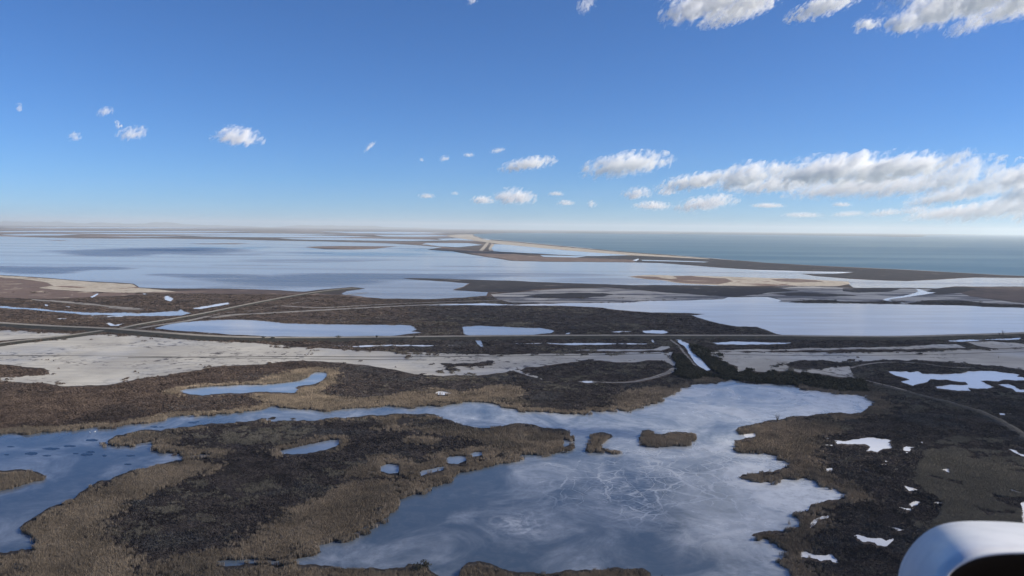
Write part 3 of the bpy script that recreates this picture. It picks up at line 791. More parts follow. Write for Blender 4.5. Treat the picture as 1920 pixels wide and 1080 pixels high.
# islands in the pond
K = ("-400,1045 0,1037 55,1031 69,1025 71,1015 56,1005 42,998 37,990 50,979 70,967 86,956 120,943 150,924 182,904 222,892 270,879 300,872 340,864 358,860 405,855 412,853.6 380,852 330,851 300,848 287,841 286,834 300,828 296,825 270,831 240,836 215,837.4 205,834 202,828 206,824 218,817 240,812.6 260,808 278,806 300,808.6 310,805 "
     "322,804.6 380,797 420,795 440,794 443,791 482,788 500,790 530,789 570,788 600,788 625,784 665,782 690,779 722,779 780,777 814,777 824,780 808,785 790,783.4 760,783 745,786 740,792 752,800 762,794 822,781 831,786 850,790.4 856,796 880,799 905,803 922,802 960,795.6 985,795 1002,797 1030,803 1060,806 1070,812 1067,817 1076,820 1078,825 "
     "1068,827 1054,824 1057,832 1044,838.4 1060,838 1075,833 1079,840 1070,846 1040,851 1010,855 976,853 973,862 960,868 930,872 880,884.6 860,887 845,900 820,913 770,929 748,937 746,955 728,968 700,984 660,1002 600,1021 592,1030 603,1036 590,1042 560,1048 520,1052 470,1050 400,1056 330,1068 296,1080 280,1120 0,1200 -400,1200")
area('K', 'island', K, .25, M['bed'], 'large reed and scrub covered marsh island in the middle and left foreground', 'island', amp=.11, seed=501, minlen=3)
area('Kb', 'island', "300,1088 340,1071 400,1061 480,1056.6 560,1059 602,1062 650,1068 700,1065 740,1066 759,1065 765,1058 786,1058 802,1066 822,1080 850,1150 300,1200", .25, M['bed'], 'reedy bank along the bottom edge left of centre', 'bank', amp=.09, seed=502)
area('Kc', 'island', "861,1080 866,1065 880,1055 900,1053 930,1062 980,1074 1040,1075 1100,1069 1160,1065 1202,1066 1220,1075 1240,1150 850,1150", .25, M['bed'], 'reedy bank along the bottom edge in the middle', 'bank', amp=.09, seed=503)
area('L', 'island', "-90,886 0,883 40,880.6 70,885.6 86,894 80,901.4 40,911 0,918.6 -90,930", .25, M['bed'], 'small reed islet at the left edge', 'islet', amp=.07, seed=504)
area('N', 'island', "1099,840 1103,833 1111,826 1105,820 1112,814 1130,811 1146,815 1149,820.4 1138,824 1130,832 1124,838 1138,844.6 1128,848 1110,846", .25, M['bed'], 'small hooked reed islet in the icy pond', 'islet', amp=.12, seed=505)
area('N2', 'island', "1146,847 1152,844 1162,847 1161,850.6 1150,850.4", .25, M['bed'], 'tiny reed tuft islet beside the hooked islet', 'islet', amp=.12, seed=506)
area('O', 'island', "1195,836 1208,833 1199,827 1197,821 1208,814.6 1203,808 1215,806 1226,810.4 1223,813 1240,815 1258,810.6 1290,811.6 1305,817 1307,823 1290,831 1285,836 1240,838.6", .25, M['bed'], 'broad reed islet in the icy pond right of the hooked islet', 'islet', amp=.12, seed=507)
for i, s in enumerate(["482,787.4 490,784.6 500,785 498,788 488,789", "502,785 511,782 518,783.4 515,786.4 505,786.6", "543,785.6 550,784 556,785.4 550,787"]):
    area('t%d' % i, 'island', s, .25, M['bed'], ['leftmost of three reed tuft islets in the narrow stream', 'middle one of three reed tuft islets in the narrow stream', 'rightmost of three reed tuft islets in the narrow stream'][i], 'islet', group='reed tuft islets in the stream', amp=.1)
# water inside the large island
KW = [("520,848 541,843 562,837.6 600,830 620,825.4 636,825 639.5,829 630,838 610,844.6 580,850 550,853 525,852.6", 'long bent blue backwater on the large island'), ("711,878 718,873 735,871 749,873 751,880 746,888 726,888.4 712,884", 'round blue pool on the large island'), ("783,889 790,883.6 810,880 830,876 842,877 826,884 802,889 790,893.4", 'slanting blue pool on the large island'),
      ("832,862.6 841,858 860,856 876,857 874,865 860,871 841,870", 'oval blue pool on the large island near its right shore'), ("875,854.6 890,849 909,848 906,854 886,857.4", 'small pool above the oval blue pool'), ("734,913 746,914 756,919 746,920.4", 'tiny pool sunk in the reeds near the right shore of the large island'), ("777,826 790,827 801,830.4 792,831", 'bright sliver of water in the dark scrub of the large island'),
      ("690,886 708,887 706,889.6 694,889.6", 'pair of specks of water left of the round blue pool'), ("716,862 728,861.4 724,865", 'speck of water above the round blue pool')]
for i, (s, d) in enumerate(KW):
    area('kw%d' % i, 'pool', s, .33, M['stream'], d, 'pool', group='pools on the large island', amp=.10, minlen=1.8)
# grassy ridge on the right
RIDGE = [ground(u, v) for u, v in pts("1640,722 1680,731 1720,741 1760,751 1800,762 1840,775 1875,791 1905,809 1940,832 2000,870")]
REG['rtrack'] = RIDGE

# floating leaves of thin dark ice in the stream
DI = "20,838,8,1.5 60,851,14,3 95,842,16,2.6 130,837,13,2 88,855,8,1.5 170,848,9,2 172,826,13,2.2 162,853,14,2.6 196,855,5,2 142,851,6,1.4 248,838,6,1.2 245,855,9,1.4 12,853,6,1.5 290,801,8,1.4 302,801,6,1 360,793,9,1.4 370,791,4,.9 355,782,5,.9 240,871,8,1.4 40,815,8,1.5"
dark_ice = NT('clear_ice'); dark_ice.bsdf(C(.018, .030, .048), .08, .5, ior=1.31)
for i, e in enumerate(DI.split()):
    cu, cv_, ru, rv = [float(x) for x in e.split(',')]
    ring = [(cu + ru * math.cos(a) * random.uniform(.75, 1.15), cv_ + rv * math.sin(a) * random.uniform(.75, 1.15)) for a in np.linspace(0, 2 * math.pi, 14, endpoint=False)]
    w = to_ground(roughen(ring, .12, 900 + i, 2.0))
    sheet('ice_patch', w, .145, dark_ice.m, 'dark patch of clear ice on the blue stream at the left', 'ice patch', 'structure', 'dark ice patches on the stream')

# ------------------------------------------------------------------ dikes, roads, tracks


def spline(p, step):
    """Catmull-Rom through world points"""
    P = [Vector(q) for q in p]
    P = [P[0] * 2 - P[1]] + P + [P[-1] * 2 - P[-2]]
    out = []
    for i in range(1, len(P) - 2):
        n = max(2, int((P[i + 1] - P[i]).length / step))
        for j in range(n):
            t = j / n
            out.append(.5 * ((2 * P[i]) + (P[i + 1] - P[i - 1]) * t + (2 * P[i - 1] - 5 * P[i] + 4 * P[i + 1] - P[i + 2]) * t * t + (3 * P[i] - P[i - 1] - 3 * P[i + 1] + P[i + 2]) * t ** 3))
    out.append(P[-2])
    return out


def dike(line, top, slope, h, label, road_label, road_w=None, step=6):
    ln = spline(line, step)
    sa_, sb_ = (slope, 5) if ln[-1].x > ln[0].x else (5, slope)
    prof = [(-top / 2 - sa_, -.05), (-top / 2 - sa_ * .45, h * .52), (-top / 2, h), (top / 2, h), (top / 2 + sb_ * .5, h * .5), (top / 2 + sb_, -.05)]
    verts, faces = [], []
    n = len(ln); m = len(prof)
    for i in range(n):
        t = (ln[min(n - 1, i + 1)] - ln[max(0, i - 1)]).normalized(); nn = Vector((-t.y, t.x))
        for (o, z) in prof:
            j = noise.noise(Vector((ln[i].x * .08, ln[i].y * .08, o))) * (.9 if abs(o) > top / 2 else .25)
            p = ln[i] + nn * (o + j)
            verts.append((p.x, p.y, z + (.2 * noise.noise(Vector((p.x * .15, p.y * .15, 3))) if 0 < z < h else 0)))
    for i in range(n - 1):
        for k in range(m - 1):
            faces.append((i * m + k, (i + 1) * m + k, (i + 1) * m + k + 1, i * m + k + 1))
    me = mesh_from('dike', verts, faces)
    if sum(p.normal.z for p in me.polygons) < 0:
        me.flip_normals()
    tag(link('dike', me, M['bank']), label, 'dike', kind='structure')
    rw = road_w or top * .8
    ws = [rw * (1 + .18 * noise.noise(Vector((p.x * .05, p.y * .05, 1)))) for p in ln]
    tag(link('road', strip_mesh('road', [tuple(p) for p in ln], ws, h + .03), M['road']), road_label, 'road', kind='structure')
    return ln


def track(s, w, label, z=.21, mat='track', name='dirt_track', cat='track', step=8):
    ln = spline([ground(u, v) for u, v in pts(s)], step)
    ws = [w * (1 + .35 * noise.noise(Vector((p.x * .03, p.y * .03, w)))) for p in ln]
    tag(link(name, strip_mesh(name, [tuple(p) for p in ln], ws, z), M[mat]), label, cat, kind='structure')
    return ln


D1 = dike([ground(u, v) for u, v in pts("-300,590 -100,601 0,608 100,614 200,618.4 260,623 330,628.4 400,633 480,635.6 560,636 640,635.6 800,634 960,632.6 1100,631.8 1250,631.8 1440,632 1560,633.4 1680,634 1800,631 1920,627 2100,618")], 12, 19, 1.9,
          'long straight dike crossing the whole marsh in front of the pale ponds', 'pale gravel road along the top of the long dike', 11)
D2 = dike([ground(u, v) for u, v in pts("225,617.5 262,609.4 300,603 350,594.6 400,585 450,574.6 500,564.6 550,555.4 600,547.6 640,543 668,541")], 9, 7, 1.2,
          'slanting dike running from the road junction to the lagoon', 'pale track along the top of the slanting dike', 7)
D3 = dike([ground(u, v) for u, v in pts("205,619.5 170,624.6 120,631.6 60,638.4 0,645.4 -150,668")], 10, 11, 1.2,
          'low dike running from the road junction to the left edge', 'pale track along the low dike at the left edge', 7)
track("258,616 300,609.4 350,602 390,593.4 430,586 480,582 520,574 560,567 600,560", 9, 'pale sandy track beside the slanting dike')
track("400,596 440,590.4 500,587.4 560,584 640,579.6 720,575.6 800,571.6 860,569.4", 15, 'broad pale track across the dark marsh toward the largest pond')
track("520,573 600,577 680,573 760,569 840,566 960,562", 8, 'thin pale track above the broad track')
track("560,561 620,556.4 660,552 690,549", 7, 'short pale track near the tip of the slanting dike')
track("240,671 400,669.4 560,668.6 720,669.4 900,668 1080,666.4 1240,663", 3.0, 'dark vehicle ruts along the left mud flat', .125, 'bank')
track("-60,667 200,667.6 480,672 640,674 800,675", 2.2, 'second line of ruts along the left mud flat', .125, 'bank')
track("1340,664 1440,666 1600,667 1760,664 1920,660", 2.4, 'dark vehicle ruts along the right mud flat', .125, 'bank')
track("1253,633 1262,641 1272,648 1280,658 1288,668 1298,680 1304,686", 2.5, 'narrow footpath beside the channel', .2)
track("1110,716.4 1150,717.6 1185,716.4 1215,711 1245,702.6 1262,692", 4.5, 'pale winding track looping round the dark marsh', .2)
track("1520,691.4 1560,700 1600,708.6 1640,717.6 1680,727.4 1700,733", 2.4, 'thin path along the foot of the right marsh', .2)
track("1595,690 1620,684 1660,679.4 1720,681 1780,689 1825,690", 2.8, 'thin pale path round the brown marsh at the right', .2)

# ------------------------------------------------------------------ vegetation of the near marsh
X0, X1, Y0, Y1, CELL = -960.0, 960.0, 215.0, 1400.0, 0.8
NX, NY = int((X1 - X0) / CELL), int((Y1 - Y0) / CELL)
xs = X0 + (np.arange(NX) + .5) * CELL
ys = Y0 + (np.arange(NY) + .5) * CELL


def fill(poly):
    out = np.zeros((NY, NX), bool)
    P = np.array(poly); Q = np.roll(P, -1, 0)
    j0 = max(0, int((P[:, 1].min() - Y0) / CELL) - 1); j1 = min(NY, int((P[:, 1].max() - Y0) / CELL) + 2)
    for j in range(j0, j1):
        y = ys[j]
        c = (P[:, 1] > y) != (Q[:, 1] > y)
        if not c.any(): continue
        a, b = P[c], Q[c]
        xc = np.sort(a[:, 0] + (y - a[:, 1]) * (b[:, 0] - a[:, 0]) / (b[:, 1] - a[:, 1]))
        for k in range(0, len(xc) - 1, 2):
            i0 = max(0, int(math.ceil((xc[k] - X0) / CELL - .5))); i1 = min(NX, int(math.floor((xc[k + 1] - X0) / CELL - .5)) + 1)
            if i1 > i0: out[j, i0:i1] = True
    return out


def dilate(m):
    r = m.copy()
    r[1:] |= m[:-1]; r[:-1] |= m[1:]; r[:, 1:] |= m[:, :-1]; r[:, :-1] |= m[:, 1:]
    return r


def dist_to(mask, n):
    d = np.full(mask.shape, n + 1.0)
    d[mask] = 0
    cur = mask
    for k in range(1, n + 1):
        nxt = dilate(cur)
        if k % 2 == 0:
            r = nxt.copy()
            r[1:, 1:] |= cur[:-1, :-1]; r[:-1, :-1] |= cur[1:, 1:]; r[1:, :-1] |= cur[:-1, 1:]; r[:-1, 1:] |= cur[1:, :-1]
            nxt = r
        d[nxt & ~cur] = k
        cur = nxt
    return d * CELL


def vnoise(scale, seed, octv=4):
    """smooth value noise over the raster"""
    r = np.random.default_rng(seed)
    tot = np.zeros((NY, NX)); amp = 1.0; s = 0
    for o in range(octv):
        g = r.random((int((Y1 - Y0) / scale) + 3, int((X1 - X0) / scale) + 3))
        fy = (ys - Y0) / scale; fx = (xs - X0) / scale
        iy = fy.astype(int); ix = fx.astype(int); ty = fy - iy; tx = fx - ix
        ty = (ty * ty * (3 - 2 * ty))[:, None]; tx = (tx * tx * (3 - 2 * tx))[None, :]
        a = g[np.ix_(iy, ix)] * (1 - tx) + g[np.ix_(iy, ix + 1)] * tx
        b = g[np.ix_(iy + 1, ix)] * (1 - tx) + g[np.ix_(iy + 1, ix + 1)] * tx
        tot += amp * (a * (1 - ty) + b * ty); s += amp
        amp *= .55; scale /= 2.1
    return tot / s


ISL = [k for k in ('K', 'Kb', 'Kc', 'L', 'N', 'N2', 'O', 't0', 't1', 't2')]
isl_id = np.zeros((NY, NX), np.int8)
for q, k in enumerate(ISL):
    isl_id[fill(REG[k])] = q + 1
water = fill(REG['big']) & (isl_id == 0)
for k in REG:
    if k.startswith(('rp', 'kw', 'str', 'pondF')) or k in ('channel', 'ox', 'inl', 'pondA', 'pondB', 'pondC', 'narrow', 'rib1', 'rib2', 'lagoon') or k.startswith('smallp'):
        water |= fill(REG[k])
n_a, n_b, n_c = vnoise(46, 1), vnoise(17, 2), vnoise(6, 3, 3)
land_d = dist_to(~water, 10)
water &= ~(fill(REG['big']) & (isl_id == 0) & (land_d < 6.5 * n_b) & (n_c > .61))      # reeds wade into the shallows here and there
mud = np.zeros_like(water)
for k in ('mudL', 'mudL2', 'mudR', 'mudmid', 'lsand', 'lred'):
    mud |= fill(REG[k])
for k in REG:
    if k.startswith(('dm', 'dkm')):
        mud &= ~fill(REG[k])

mud_d = dist_to(~mud, 34)
mud &= ~((mud_d < 34 * (n_a - .25)) & (n_c > .595)) & ~((n_b > .60) & (n_c > .66))       # scrub creeping over the mud


def corridor(line, w):
    """cells under a road or track"""
    out = np.zeros_like(water)
    for p in line:
        i, j = int((p[0] - X0) / CELL), int((p[1] - Y0) / CELL)
        n = int(w / CELL) + 1
        if -n < i < NX + n and -n < j < NY + n:
            out[max(0, j - n):max(0, j + n + 1), max(0, i - n):max(0, i + n + 1)] = True
    return out


lane = np.zeros_like(water)
for ln_, w_ in ((D1, 9), (D2, 7), (D3, 7)):
    lane |= corridor(spline([tuple(p) for p in ln_], 3), w_)
for s, w_ in (("258,616 300,609.4 350,602 390,593.4", 5), ("1253,633 1262,641 1272,648 1280,658 1288,668 1298,680 1304,686", 1.5), ("1110,716.4 1150,717.6 1185,716.4 1215,711 1245,702.6 1262,692", 2.5),
              ("1520,691.4 1560,700 1600,708.6 1640,717.6 1680,727.4 1700,733", 1.4), ("1595,690 1620,684 1660,679.4 1720,681 1780,689 1825,690", 1.6), ("400,596 440,590.4 500,587.4 560,584 640,579.6 720,575.6 800,571.6 860,569.4", 7), ("520,573 600,577 680,573 760,569 840,566 960,562", 4)):
    lane |= corridor(spline([ground(u, v) for u, v in pts(s)], 1.0), w_)
wd = dist_to(water & (fill(REG['big']) | np.logical_or.reduce([fill(REG[k]) for k in REG if k.startswith('kw') or k in ('ox', 'inl')])), 30)


def soft(s, blur=14):
    """a zone whose border breaks up"""
    m = fill(to_ground(pts(s))).astype(np.float32)
    k = int(blur / CELL)
    for ax in (0, 1):
        for _ in range(2):
            c = np.cumsum(np.pad(m, [(k + 1, k) if a == ax else (0, 0) for a in (0, 1)], mode='edge'), axis=ax)
            m = (c[2 * k + 1:] - c[:-2 * k - 1]) / (2 * k + 1) if ax == 0 else (c[:, 2 * k + 1:] - c[:, :-2 * k - 1]) / (2 * k + 1)
    return m


REEDS = ["-60,1040 40,1000 150,925 270,880 350,862 440,868 400,892 330,908 285,932 235,962 215,1000 265,1060 300,1150 -60,1150", "600,1055 470,1052 425,1052 440,1012 535,962 600,930 650,905 700,897 760,905 840,884 975,852 975,868 860,892 746,957 660,1006 600,1035",
         "280,1085 330,1062 470,1050 480,1026 380,1034 285,1058", "690,792 760,800 850,796 1000,797 1076,822 1072,846 980,856 930,842 870,826 780,812 700,812", "470,716 560,690 628,690 640,704 632,720 600,742 700,748 800,727 815,740 840,742 900,726 960,720 988,732 985,745 1010,768 900,755 850,758 800,766 640,770 560,766 490,760 450,740",
         "1130,748 1165,732 1235,722 1262,724 1272,736 1200,765 1180,773 1150,767", "1390,798 1440,790 1500,785 1560,792 1590,806 1550,826 1535,868 1580,900 1622,912 1640,932 1600,946 1560,960 1545,1000 1535,1030 1520,1085 1470,1085 1405,1005 1495,970 1590,930 1530,900 1386,897 1480,870 1372,845",
         "1470,787 1560,775 1620,771 1648,750 1692,760 1660,782 1560,792", "300,1100 340,1068 600,1056 830,1070 830,1160 300,1160", "850,1150 860,1070 900,1050 1220,1060 1250,1160", "200,834 210,818 280,806 330,803 320,815 290,830 230,840", "1290,718 1310,706 1350,708 1365,714 1330,722 1290,724"]
rz = np.zeros((NY, NX), np.float32)
for s in REEDS:
    rz = np.maximum(rz, soft(s, 9))
fringe = np.clip(1.2 - wd / (7 + 15 * n_a), 0, 1)
east_bank = fill(to_ground(pts("1380,712 1500,715 1640,720 2300,720 2300,1180 1380,1180")))
no_fringe = fill(to_ground(pts("1290,715 1370,700 1500,712 1500,735 1370,722 1290,726")))
fringe[no_fringe] = 0
reedness = np.maximum(rz * 1.05, fringe)
is_reed = reedness > (.34 + .5 * n_b + .5 * (n_c - .5))
for k in ('L', 'N', 'N2', 'O', 't0', 't1', 't2'):
    q = ISL.index(k) + 1
    is_reed |= (isl_id == q) & (n_b > (.36 if k in 'LO' else 0))
pale_patch = soft("1735,845 1790,815 1860,816 1930,840 2100,900 2100,1080 1720,1080 1745,1000 1760,940 1700,905", 14) > (.25 + .5 * n_b)  # tufts standing in for a smooth pale patch of the view
pale_patch &= ~is_reed & ((.6 * n_a + .4 * n_b + .35 * (n_c - .5)) > .40)
shrubz = np.maximum(soft("1262,664 1290,668 1300,690 1340,706 1372,712 1330,718 1290,712 1262,702 1270,690", 4), np.maximum(soft("1290,642 1340,662 1404,688 1388,712 1372,716 1345,700 1320,676 1300,660", 4), soft("1385,705 1400,690 1440,698 1520,702 1620,715 1628,740 1560,735 1500,724 1430,719 1375,714", 4)))
is_shrub = (shrubz > .45) & ~is_reed
ok = ~water & ~mud & ~lane

ii, jj = np.meshgrid(np.arange(NX), np.arange(NY))


def candidates(y0, y1, step):
    gx = np.arange(X0 + 1, X1 - 1, step); gy = np.arange(y0, y1, step)
    X, Y = np.meshgrid(gx, gy)
    X = X + RNG.uniform(-.6, .6, X.shape) * step; Y = Y + RNG.uniform(-.6, .6, Y.shape) * step
    X, Y = X.ravel(), Y.ravel()
    k = (np.abs(X) < Y * .665 + 28) & (Y > Y0 + 1) & (Y < Y1 - 1) & (X > X0 + 1) & (X < X1 - 1)
    return X[k], Y[k]


PX, PY, PS = [], [], []
for (a, b, st) in ((217, 400, .62), (400, 560, .88), (560, 760, 1.3), (760, 1005, 2.1), (1005, 1390, 3.6)):
    x, y = candidates(a, b, st)
    PX.append(x); PY.append(y); PS.append(np.full(x.size, st))
PX, PY, PS = np.concatenate(PX), np.concatenate(PY), np.concatenate(PS)
pi, pj = ((PX - X0) / CELL).astype(int), ((PY - Y0) / CELL).astype(int)
keep = ok[pj, pi]
PX, PY, PS, pi, pj = PX[keep], PY[keep], PS[keep], pi[keep], pj[keep]
kind = np.zeros(PX.size, np.int8)          # 0 scrub, 1 reed, 2 pale patch, 3 shrub
kind[pale_patch[pj, pi]] = 2
kind[is_shrub[pj, pi]] = 3
kind[is_reed[pj, pi]] = 1
# reeds thin out into the scrub, and pale dead grass stands in patches among it
soft_r = reedness[pj, pi] + RNG.normal(0, .16, PX.size) > (.56 + .5 * n_b[pj, pi] + .5 * (n_c[pj, pi] - .5))
blend = (isl_id[pj, pi] < 4) & (kind != 3) & (kind != 2)
kind[blend] = np.where(soft_r[blend], 1, 0)
brown = (isl_id[pj, pi] == 0) & (kind == 0) & ~east_bank[pj, pi] & (RNG.random(PX.size) < np.clip((-60 - PX + 260 * (n_a[pj, pi] - .5)) / 160, 0, 1))
kind[brown] = 4
pale = (n_a[pj, pi] + .8 * (n_c[pj, pi] - .5) + RNG.normal(0, .08, PX.size)) > .76
kind[pale & (kind == 0)] = 2
HT = np.select([kind == 1, kind == 2, kind == 3], [.75 + .8 * n_b[pj, pi] + 1.7 * n_c[pj, pi] ** 1.5, .8 + .8 * n_b[pj, pi], 1.0 + 2.4 * n_b[pj, pi]], .35 + 3.6 * n_b[pj, pi] * n_c[pj, pi] ** 2) * RNG.uniform(.88, 1.12, PX.size)
# nothing stands so high in front of water or mud that it hides a shore the photograph shows
open_ = water | mud
fac = CAM_H / (CAM_H - HT * 1.2)
qi, qj = ((PX * fac - X0) / CELL).astype(int), ((PY * fac - Y0) / CELL).astype(int)
inb = (qi >= 0) & (qi < NX) & (qj >= 0) & (qj < NY)
hide = np.zeros(PX.size, bool); hide[inb] = open_[qj[inb], qi[inb]]
keep = ~hide
PX, PY, PS, pi, pj, kind, HT = [a[keep] for a in (PX, PY, PS, pi, pj, kind, HT)]
where = isl_id[pj, pi].astype(int)
where[(where == 0) & east_bank[pj, pi]] = 50
hn, bn = n_b[pj, pi], n_c[pj, pi]


def blades(rnd, n, spread, h, w, lean, flat=0.0):
    """a tuft of narrow tapering blades"""
    verts, faces = [], []
    for _ in range(n):
        a = rnd.uniform(0, 2 * math.pi); r = spread * math.sqrt(rnd.random())
        x, y = r * math.cos(a), r * math.sin(a)
        hh = h * rnd.uniform(.74, 1.05); b = rnd.uniform(0, math.pi)
        dx, dy = math.cos(b) * w, math.sin(b) * w
        l = lean * rnd.uniform(.2, 1); la = rnd.uniform(0, 2 * math.pi)
        tx, ty = x + math.cos(la) * l * hh, y + math.sin(la) * l * hh
        mx, my = x + (tx - x) * .35, y + (ty - y) * .35
        i = len(verts)
        verts += [(x - dx, y - dy, -.1), (x + dx, y + dy, -.1), (mx + dx * .9, my + dy * .9, hh * .6), (mx - dx * .9, my - dy * .9, hh * .6), (tx, ty, hh)]
        faces += [(i, i + 1, i + 2, i + 3), (i + 3, i + 2, i + 4)]
    return mesh_from('tuft', verts, faces)


def bushlet(rnd, n, h, size):
    """a low twiggy cushion: small leaf clumps through a dome"""
    verts, faces = [], []
    for _ in range(n):
        a = rnd.uniform(0, 2 * math.pi); r = math.sqrt(rnd.random()) * .9
        top = h * (1 - r * r) ** .5
        z = top * rnd.uniform(.35, 1.0)
        c = Vector((r * math.cos(a), r * math.sin(a), z))
        ax = Vector((rnd.gauss(0, 1), rnd.gauss(0, 1), rnd.gauss(0, 1))).normalized()
        bx = ax.orthogonal().normalized(); s = size * rnd.uniform(.6, 1.3)
        i = len(verts)
        verts += [c + ax * s, c + bx * s * .7, c - ax * s, c - bx * s * .7]
        faces.append((i, i + 1, i + 2, i + 3))
    return mesh_from('cushion', verts, faces)


def protos(name, meshes, m):
    c = bpy.data.collections.new(name)
    for me in meshes:
        me.materials.append(m)
        c.objects.link(bpy.data.objects.new(name, me))
    return c


rp = random.Random(5)
M['heather'] = mat_plant('heather', (.078, .058, .050), (.125, .094, .078), (.060, .048, .045), 1 / 22)
PRO = {4: protos('heather_cushion', [bushlet(rp, 20, .8, .26) for _ in range(4)], M['heather']),
       1: protos('reed_tuft', [blades(rp, 26, 1.0, 1.0, .045, .14) for _ in range(4)], M['reed']),
       2: protos('pale_patch_tuft', [blades(rp, 24, 1.0, 1.0, .05, .35) for _ in range(4)], M['pale_patch']),
       0: protos('scrub_cushion', [bushlet(rp, 20, .8, .26) for _ in range(4)], M['scrub']),
       3: protos('tamarisk_clump', [bushlet(rp, 60, 1.0, .17) for _ in range(4)], M['shrub'])}


def scatter_group(coll):
    g = bpy.data.node_groups.new('scatter', 'GeometryNodeTree')
    g.interface.new_socket('Geometry', in_out='INPUT', socket_type='NodeSocketGeometry')
    g.interface.new_socket('Geometry', in_out='OUTPUT', socket_type='NodeSocketGeometry')
    gi, go = g.nodes.new('NodeGroupInput'), g.nodes.new('NodeGroupOutput')
    ip = g.nodes.new('GeometryNodeInstanceOnPoints')
    ci = g.nodes.new('GeometryNodeCollectionInfo')
    ci.inputs['Collection'].default_value = coll
    ci.inputs['Separate Children'].default_value = True
    ci.inputs['Reset Children'].default_value = True

    def attr(nm, ty):
        n = g.nodes.new('GeometryNodeInputNamedAttribute'); n.data_type = ty
        n.inputs['Name'].default_value = nm
        return n.outputs['Attribute']
    g.links.new(gi.outputs[0], ip.inputs['Points'])
    g.links.new(ci.outputs[0], ip.inputs['Instance'])
    ip.inputs['Pick Instance'].default_value = True
    g.links.new(attr('variant', 'INT'), ip.inputs['Instance Index'])
    g.links.new(attr('turn', 'FLOAT_VECTOR'), ip.inputs['Rotation'])
    g.links.new(attr('size', 'FLOAT_VECTOR'), ip.inputs['Scale'])
    g.links.new(ip.outputs[0], go.inputs[0])
    return g


GRP = {k: scatter_group(c) for k, c in PRO.items()}


def scatter(name, sel, k, label, cat, hscale, wscale):
    n = int(sel.sum())
    if n == 0: return
    z = np.where(where[sel] > 0, .24, .02); z[where[sel] == 50] = .02
    P = np.stack([PX[sel], PY[sel], z], 1)
    me = bpy.data.meshes.new(name)
    me.vertices.add(n)
    me.vertices.foreach_set('co', P.ravel().astype(np.float32))
    rot = np.zeros((n, 3)); rot[:, 2] = RNG.uniform(0, 6.283, n); rot[:, :2] = RNG.uniform(-.12, .12, (n, 2))
    w = PS[sel] * wscale * RNG.uniform(.8, 1.3, n)
    h = HT[sel] * hscale
    S = np.stack([w, w, h], 1)
    a = me.attributes.new('size', 'FLOAT_VECTOR', 'POINT'); a.data.foreach_set('vector', S.ravel().astype(np.float32))
    a = me.attributes.new('turn', 'FLOAT_VECTOR', 'POINT'); a.data.foreach_set('vector', rot.ravel().astype(np.float32))
    a = me.attributes.new('variant', 'INT', 'POINT'); a.data.foreach_set('value', RNG.integers(0, 4, n).astype(np.int32))
    o = link(name, me)
    md = o.modifiers.new('scatter', 'NODES')
    md.node_group = GRP[k]
    tag(o, label, cat, kind='stuff')


PLACES = {0: 'the plain north of the icy pond', 50: 'the right bank of the icy pond', 1: 'the large marsh island', 2: 'the bottom bank left of centre', 3: 'the bottom bank in the middle', 4: 'the islet at the left edge', 5: 'the hooked islet',
          6: 'the tiny islet beside the hooked islet', 7: 'the broad islet in the icy pond', 8: 'the leftmost stream islet', 9: 'the middle stream islet', 10: 'the rightmost stream islet'}


def edge_boost(sel):
    return np.clip(1.2 - wd[pj[sel], pi[sel]] / 25, .75, 1.1)


for w_id, txt in PLACES.items():
    at_w = where == w_id
    scatter('reed_bed', at_w & (kind == 1), 1, 'tan winter reeds standing on ' + txt, 'reeds', 1.0, 1.05)
    scatter('marsh_scrub', at_w & (kind == 0), 0, 'dark low scrub covering ' + txt, 'scrub', 1.0, .85)
    scatter('heather_scrub', at_w & (kind == 4), 4, 'brown heathery scrub at the left of ' + txt, 'scrub', 1.0, .85)
    scatter('pale_grass', at_w & (kind == 2), 2, 'pale grey green grass on ' + txt, 'grass', 1.0, 1.0)
    scatter('tamarisk_thicket', at_w & (kind == 3), 3, 'dark tamarisk thicket by the channel mouth on ' + txt, 'thicket', 1.0, 1.0)

# the grassy ridge across the right marsh
rl = spline(RIDGE, 1.2)
rows = []
verts, faces = [], []
for i, p in enumerate(rl):
    t = (rl[min(len(rl) - 1, i + 1)] - rl[max(0, i - 1)]).normalized(); nn = Vector((-t.y, t.x))
    for o, z in ((-5, -.05), (-2.4, .9), (0, 1.25), (2.6, .8), (5, -.05)):
        j = .8 * noise.noise(Vector((p.x * .2, p.y * .2, o)))
        q = p + nn * (o + j)
        verts.append((q.x, q.y, z + (.3 * j if z > 0 else 0)))
for i in range(len(rl) - 1):
    for k in range(4):
        faces.append((i * 5 + k, (i + 1) * 5 + k, (i + 1) * 5 + k + 1, i * 5 + k + 1))
me = mesh_from('grassy_ridge', verts, faces)
if sum(p.normal.z for p in me.polygons) < 0: me.flip_normals()
ridge_m = mat_simple('ridge_grass', (.045, .042, .039), (.068, .062, .055), 1 / 10, 1 / 1.5)
tag(link('bank', me, ridge_m), 'old grassy ridge curving across the right marsh to the right edge', 'ridge', kind='structure')

# ------------------------------------------------------------------ single bushes and posts
tw = mat_simple('grey_twigs', (.10, .085, .07), (.13, .11, .09), 3, 12)


